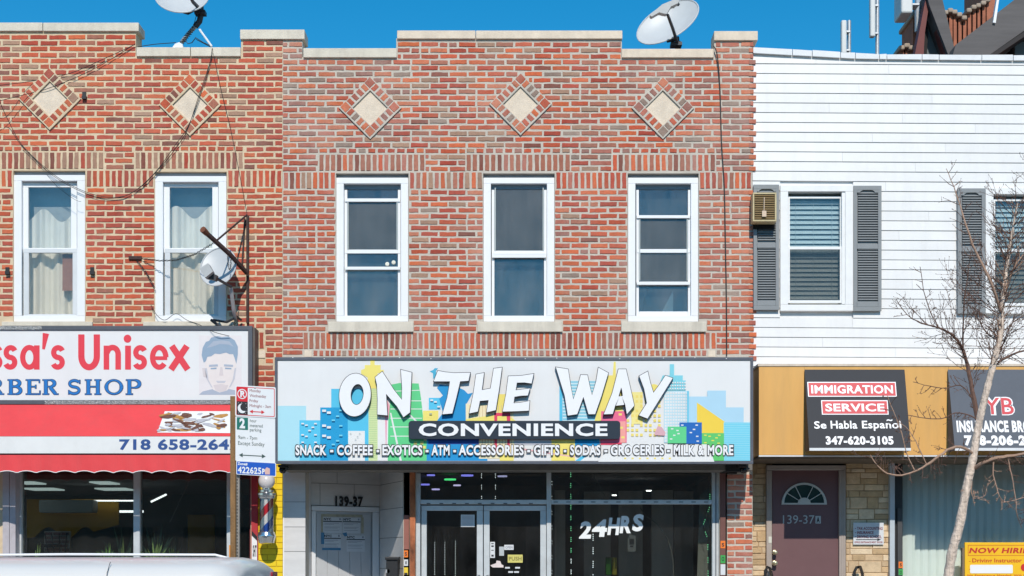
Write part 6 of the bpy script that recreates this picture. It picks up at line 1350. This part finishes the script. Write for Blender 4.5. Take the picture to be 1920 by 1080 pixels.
def twig(p, d, L, r, depth, col):
    n = max(3, int(L / 9)); P = [Vector(p)]; d = Vector(d).normalized(); st = L * tk / n
    for i in range(n):
        d = (d + Vector((rt.uniform(-1, 1), rt.uniform(-1, 1) * .8, rt.uniform(-1, 1))) * .20 + Vector((0, 0, .05))).normalized(); P.append(P[-1] + d * st)
    TW[col].tube(P, [max(.28, r * (1 - .75 * i / n)) * tk for i in range(n + 1)], 4, cap=False)
    for i in range(1, n + 1):                                                     # buds
        if rt.random() < .8:
            o = d.orthogonal().normalized() * rt.choice((-1, 1)); q = P[i]; TW[col].tube([q, q + (o + d * .6).normalized() * tk * rt.uniform(1.3, 2.8)], [.7 * tk, .4 * tk], 4)
    if depth > 0:
        for i in range(1, n):
            if rt.random() < .55:
                sd_ = Vector((rt.uniform(-1, 1), rt.uniform(-.8, .8), rt.uniform(-.5, 1))); nd_ = (d * .7 + sd_ * .8); twig(P[i], nd_, L * rt.uniform(.3, .62), r * .6, depth - 1, col)
def sprout(P, every, L, r, col, bias=(0, 0, 0), depth=1, start=0):
    for i in range(start, len(P) - 1, every):
        d = (P[i+1] - P[i]).normalized(); s_ = rt.choice((-1, 1)); o = Vector((-d.z, rt.uniform(-.9, .9), d.x)) * s_
        twig(P[i], d * .6 + o * .9 + Vector(bias), L * rt.uniform(.5, 1.15), r, depth, col)
LB = [([(1836, 800), (1826, 750, .05), (1817, 700, .1), (1808, 665, .12), (1800, 645, .12), (1785, 628, .1), (1760, 615, .05), (1728, 606)], 6.5, 1.6, 'd'),
      ([(1806, 655, .1), (1806, 600, .1), (1808, 560, .05), (1814, 520), (1820, 470)], 2.2, .8, 'd'),
      ([(1878, 590), (1862, 540, -.1), (1846, 505, -.1), (1828, 470, -.1), (1812, 425, -.1), (1800, 385), (1788, 350), (1774, 316)], 4.2, .7, 'p'),
      ([(1826, 852), (1808, 840, -.1), (1784, 840, -.15), (1760, 856, -.2), (1738, 872, -.2), (1714, 884, -.2), (1690, 891, -.2), (1664, 888, -.2), (1645, 872, -.2), (1632, 853, -.2)], 4.2, 1.1, 'p'),
      ([(1826, 878), (1845, 868, -.1), (1870, 858, -.15), (1900, 855, -.15), (1940, 845, -.15), (1990, 830)], 5.5, 2.2, 'p'),
      ([(1872, 680), (1888, 670), (1910, 660), (1945, 655), (1980, 640)], 3.4, 1.4, 'd'),
      ([(1880, 570), (1890, 530), (1905, 495), (1925, 470)], 3.2, 1.2, 'p'),
      ([(1728, 606), (1700, 590), (1680, 560), (1690, 640)][:3], 1.5, .8, 'd'),
      ([(1760, 615), (1745, 585), (1732, 545), (1725, 500)], 1.6, .7, 'd'),
      ([(1838, 790), (1812, 776), (1790, 775), (1765, 785), (1735, 784), (1700, 778)], 1.8, .8, 'd'),
      ([(1822, 745), (1800, 722), (1775, 728), (1745, 725), (1712, 716)], 1.6, .7, 'd'),
      ([(1716, 884, -.2), (1700, 850, -.2), (1690, 812, -.2), (1675, 770, -.2), (1664, 742, -.2)], 1.6, .8, 'p'),
      ([(1738, 872, -.2), (1722, 838, -.2), (1705, 808, -.2), (1684, 790, -.2)], 1.4, .7, 'p'),
      ([(1863, 866, -.15), (1862, 890, -.15), (1870, 915, -.15), (1876, 935, -.15), (1888, 940), (1925, 932)], 1.8, 1.0, 'p'),
      ([(1890, 858, -.15), (1896, 890, -.15), (1904, 930, -.15), (1907, 965, -.15), (1916, 990)], 1.8, .8, 'p'),
      ([(1822, 895), (1822, 925), (1828, 935), (1845, 930), (1852, 922)], 1.2, .6, 'p'),
      ([(1876, 660), (1890, 620), (1905, 600), (1935, 585)], 2.0, .9, 'd'),
      ([(1874, 640), (1850, 625), (1835, 600), (1822, 585)], 1.8, .8, 'd')]
for pts, r0, r1, col in LB:
    P = limb(pts, r0 * .72, r1 * .8, {'d': twig_m, 'p': twig_p}[col])
    n = len(P); sprout(P, 1, 34 if r0 > 2 else 22, .8, 'd' if rt.random() < .6 else col, depth=2, start=2)
upper = [p for p in tr if p.z > W(0, 700, ty)[2]]
sprout(upper, 1, 74, .8, 'd', (0, 0, .1), 2); sprout(upper, 1, 100, .8, 'd', (-.9, 0, .05), 2); sprout(upper, 1, 84, .9, 'd', (-.6, 0, .15), 2); sprout(upper, 1, 60, .85, 'd', (.3, 0, .5), 2); sprout(upper, 2, 50, .9, 'p', (.5, 0, .3), 2)
P = limbs[0][0]; sprout(P, 2, 90, .85, 'd', (-.3, 0, .8), 2, start=4); sprout(P, 2, 60, .8, 'd', (-.6, 0, .2), 2, start=8); P = limbs[2][0]; sprout(P, 3, 40, .9, 'd', (0, 0, .5), 1, start=6); sprout(limbs[6][0], 1, 60, 1.0, 'p', (.3, 0, .6), 2)
part(tree, 'dark_twigs', TW['d'], twig_m, kind='stuff'); part(tree, 'pale_twigs', TW['p'], twig_p, kind='stuff')

# ------------------------------------------------------------------ roof antennas and the gabled building behind
ay = 5.0
for (x0, x1, y0, y1, mx, lab) in ((1578, 1588, 37, 100, 1592, 'shorter white panel antenna on a mast above the clad building'), (1632, 1642, -12, 68, 1645, 'taller white panel antenna on a mast above the clad building')):
    t = thing('panel_antenna', lab, 'antenna', W(mx, 130, ay)); part(t, 'panel', MB().pbox(x0, y0, x1, y1, ay - .12, .1), mat('antenna_white', (.62, .63, .62), .5, .04), bevel=.02)
    part(t, 'mast', MB().tube([W(mx, 140, ay + .08), W(mx, y0 + 2, ay + .08)], .03, 10), galv, smooth=True); part(t, 'clamp', MB().pbox(x1 - 1, y0 + 20, mx + 2, y0 + 23, ay - .04, .1).pbox(x1 - 1, y1 - 8, mx + 2, y1 - 5, ay - .04, .1), galv)
gyb = 14.0
gb = thing('gabled_building', 'tall red brick church-like building with dark slate gables behind the clad one', 'building', (W(1850, 0, gyb)[0], gyb, 0))
slate = mat('slate_roof', rgb(112, 108, 108, .7), .85, .2, 1.2, .3, 12, stretch=(.4, .4, 4)); cmax = mat('church_brick', rgb(190, 120, 92, .7), .9, .2, 6, .4, 30); cst = mat('church_stone', rgb(196, 176, 156, .7), .9, .15, 5); maroon = mat('maroon_board', rgb(124, 52, 46, .7), .6, .1, 5); greyb = mat('grey_stucco', rgb(140, 150, 152, .5), .8, .08, 4)
zt = lambda py, y=gyb: W(0, py, y)[2]; xt = lambda px, y=gyb: W(px, 0, y)[0]
part(gb, 'wall', MB().box3(xt(1690), xt(2300), gyb + 1.0, gyb + 12, 0, zt(118)), cmax)
# buttressed brick parapet, left low part and tall stepped part
def merlon(x0, x1, y0, y1, yy, cap=True):
    part(gb, 'parapet_pier', MB().pbox(x0, y0 + 9, x1, y1, yy, .9), cmax)
    if cap: part(gb, 'parapet_cap', MB().pbox(x0 - 2, y0, x1 + 2, y0 + 8.6, yy - .12, 1.1), cst, bevel=.03)
for x0, y0 in ((1688, 84), (1698, 80), (1706, 84)): merlon(x0, x0 + 7, y0, 140, gyb + .6)
part(gb, 'parapet_wall', MB().pbox(1712, 24, 1800, 140, gyb + 1.2, .6), mat('church_brick_dark', rgb(120, 70, 58, .5), .9, .2, 6))
for i, (x0, x1, y0) in enumerate(((1712, 1719, 22), (1722, 1727, 20), (1770, 1777, 18), (1780, 1786, 14), (1788, 1794, 17), (1797, 1803, 22), (1806, 1812, 28))): merlon(x0, x1, y0, 140, gyb + .7)
part(gb, 'parapet_wall', MB().pbox(1800, 30, 1850, 140, gyb + 1.2, .6), mat('church_brick_dark', (0,)*3))
for i, (x0, x1, y0) in enumerate(((1815, 1821, 14), (1824, 1830, 8), (1833, 1838, 5), (1842, 1848, 0), (1850, 1856, -6))): merlon(x0, x1, y0, 140, gyb + .65)
# narrow front gable
part(gb, 'gable_wall', MB().prism([(1718, 140), (1742, 14), (1790, 140)], gyb + .3, .3), greyb)
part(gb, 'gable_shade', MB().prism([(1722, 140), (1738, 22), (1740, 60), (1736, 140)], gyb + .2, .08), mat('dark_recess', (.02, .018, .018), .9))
part(gb, 'bargeboard', MB().prism([(1708, 140), (1736, -4), (1742, 8), (1734, 62), (1730, 140)], gyb - .1, .25), maroon)
part(gb, 'bargeboard', MB().prism([(1741, 6), (1748, 14), (1796, 140), (1782, 140)], gyb - .1, .2), maroon)
part(gb, 'gable_roof', MB().prism([(1737, -14), (1764, -14), (1790, 92), (1780, 108), (1742, 8)], gyb - .2, 1.6), slate)
# big sloping roof
part(gb, 'main_roof', MB().prism([(1784, 112), (1792, 84), (1852, 38), (1940, -30), (2300, -200), (2300, -60), (1960, 30), (1842, 112)], gyb - .6, 5.0), slate)
part(gb, 'roof_fascia', MB().prism([(1842, 112), (1960, 32), (2300, -58), (2300, -48), (1960, 42), (1856, 112)], gyb - .7, .6), mat('fascia_dark', (.03, .025, .025), .8))
part(gb, 'gable_wall', MB().prism([(1848, 130), (1965, 40), (2300, 40), (2300, 130)], gyb + .2, .5), mat('church_brick_dark', (0,)*3))
part(gb, 'white_trim', MB().prism([(1862, 42), (1872, -20), (1876, -20), (1867, 43)], gyb - .65, .1), white_paint)
part(gb, 'flat_panel', MB().pbox(1903, 78, 1960, 130, gyb - .1, .3), greyb)
part(gb, 'chimney', MB().pbox(1848, -60, 1866, 60, gyb + 1.2, 1.5), cmax)
t = thing('panel_antenna', 'boxy white panel antenna by the top of the gabled building', 'antenna', W(1702, 25, gyb)); part(t, 'panel', MB().pbox(1690, -30, 1712, 24, gyb - .3, .6), mat('antenna_white', (0,)*3), bevel=.04)
part(t, 'mast', MB().tube([W(1722, 60, gyb + .4), W(1722, -20, gyb + .4)], .08, 8).pbox(1711, 6, 1724, 9, gyb, .3), galv)

# ------------------------------------------------------------------ the row across the street, seen in the glass only
ob = thing('brick_building', 'low brown brick row across the street behind the viewer', 'building', (0, -30, 0))
part(ob, 'wall', MB().box3(-30, 30, -38, -29, 0, 7.2), mat('far_brick', (.34, .20, .15), .9, .3, 1))
for i in range(14):
    x = -26 + i * 4; w_ = part(ob, 'window', MB().box3(x, x + 1.0, -29, -28.96, 4.4, 6.2), mat('far_white', (.5, .5, .5), .6)); part(w_, 'pane', MB().box3(x + .1, x + .9, -28.96, -28.94, 4.5, 6.1), dark_room)
    part(ob, 'shop_window', MB().box3(x - .8, x + 2.2, -29, -28.95, .6, 2.7), dark_room)
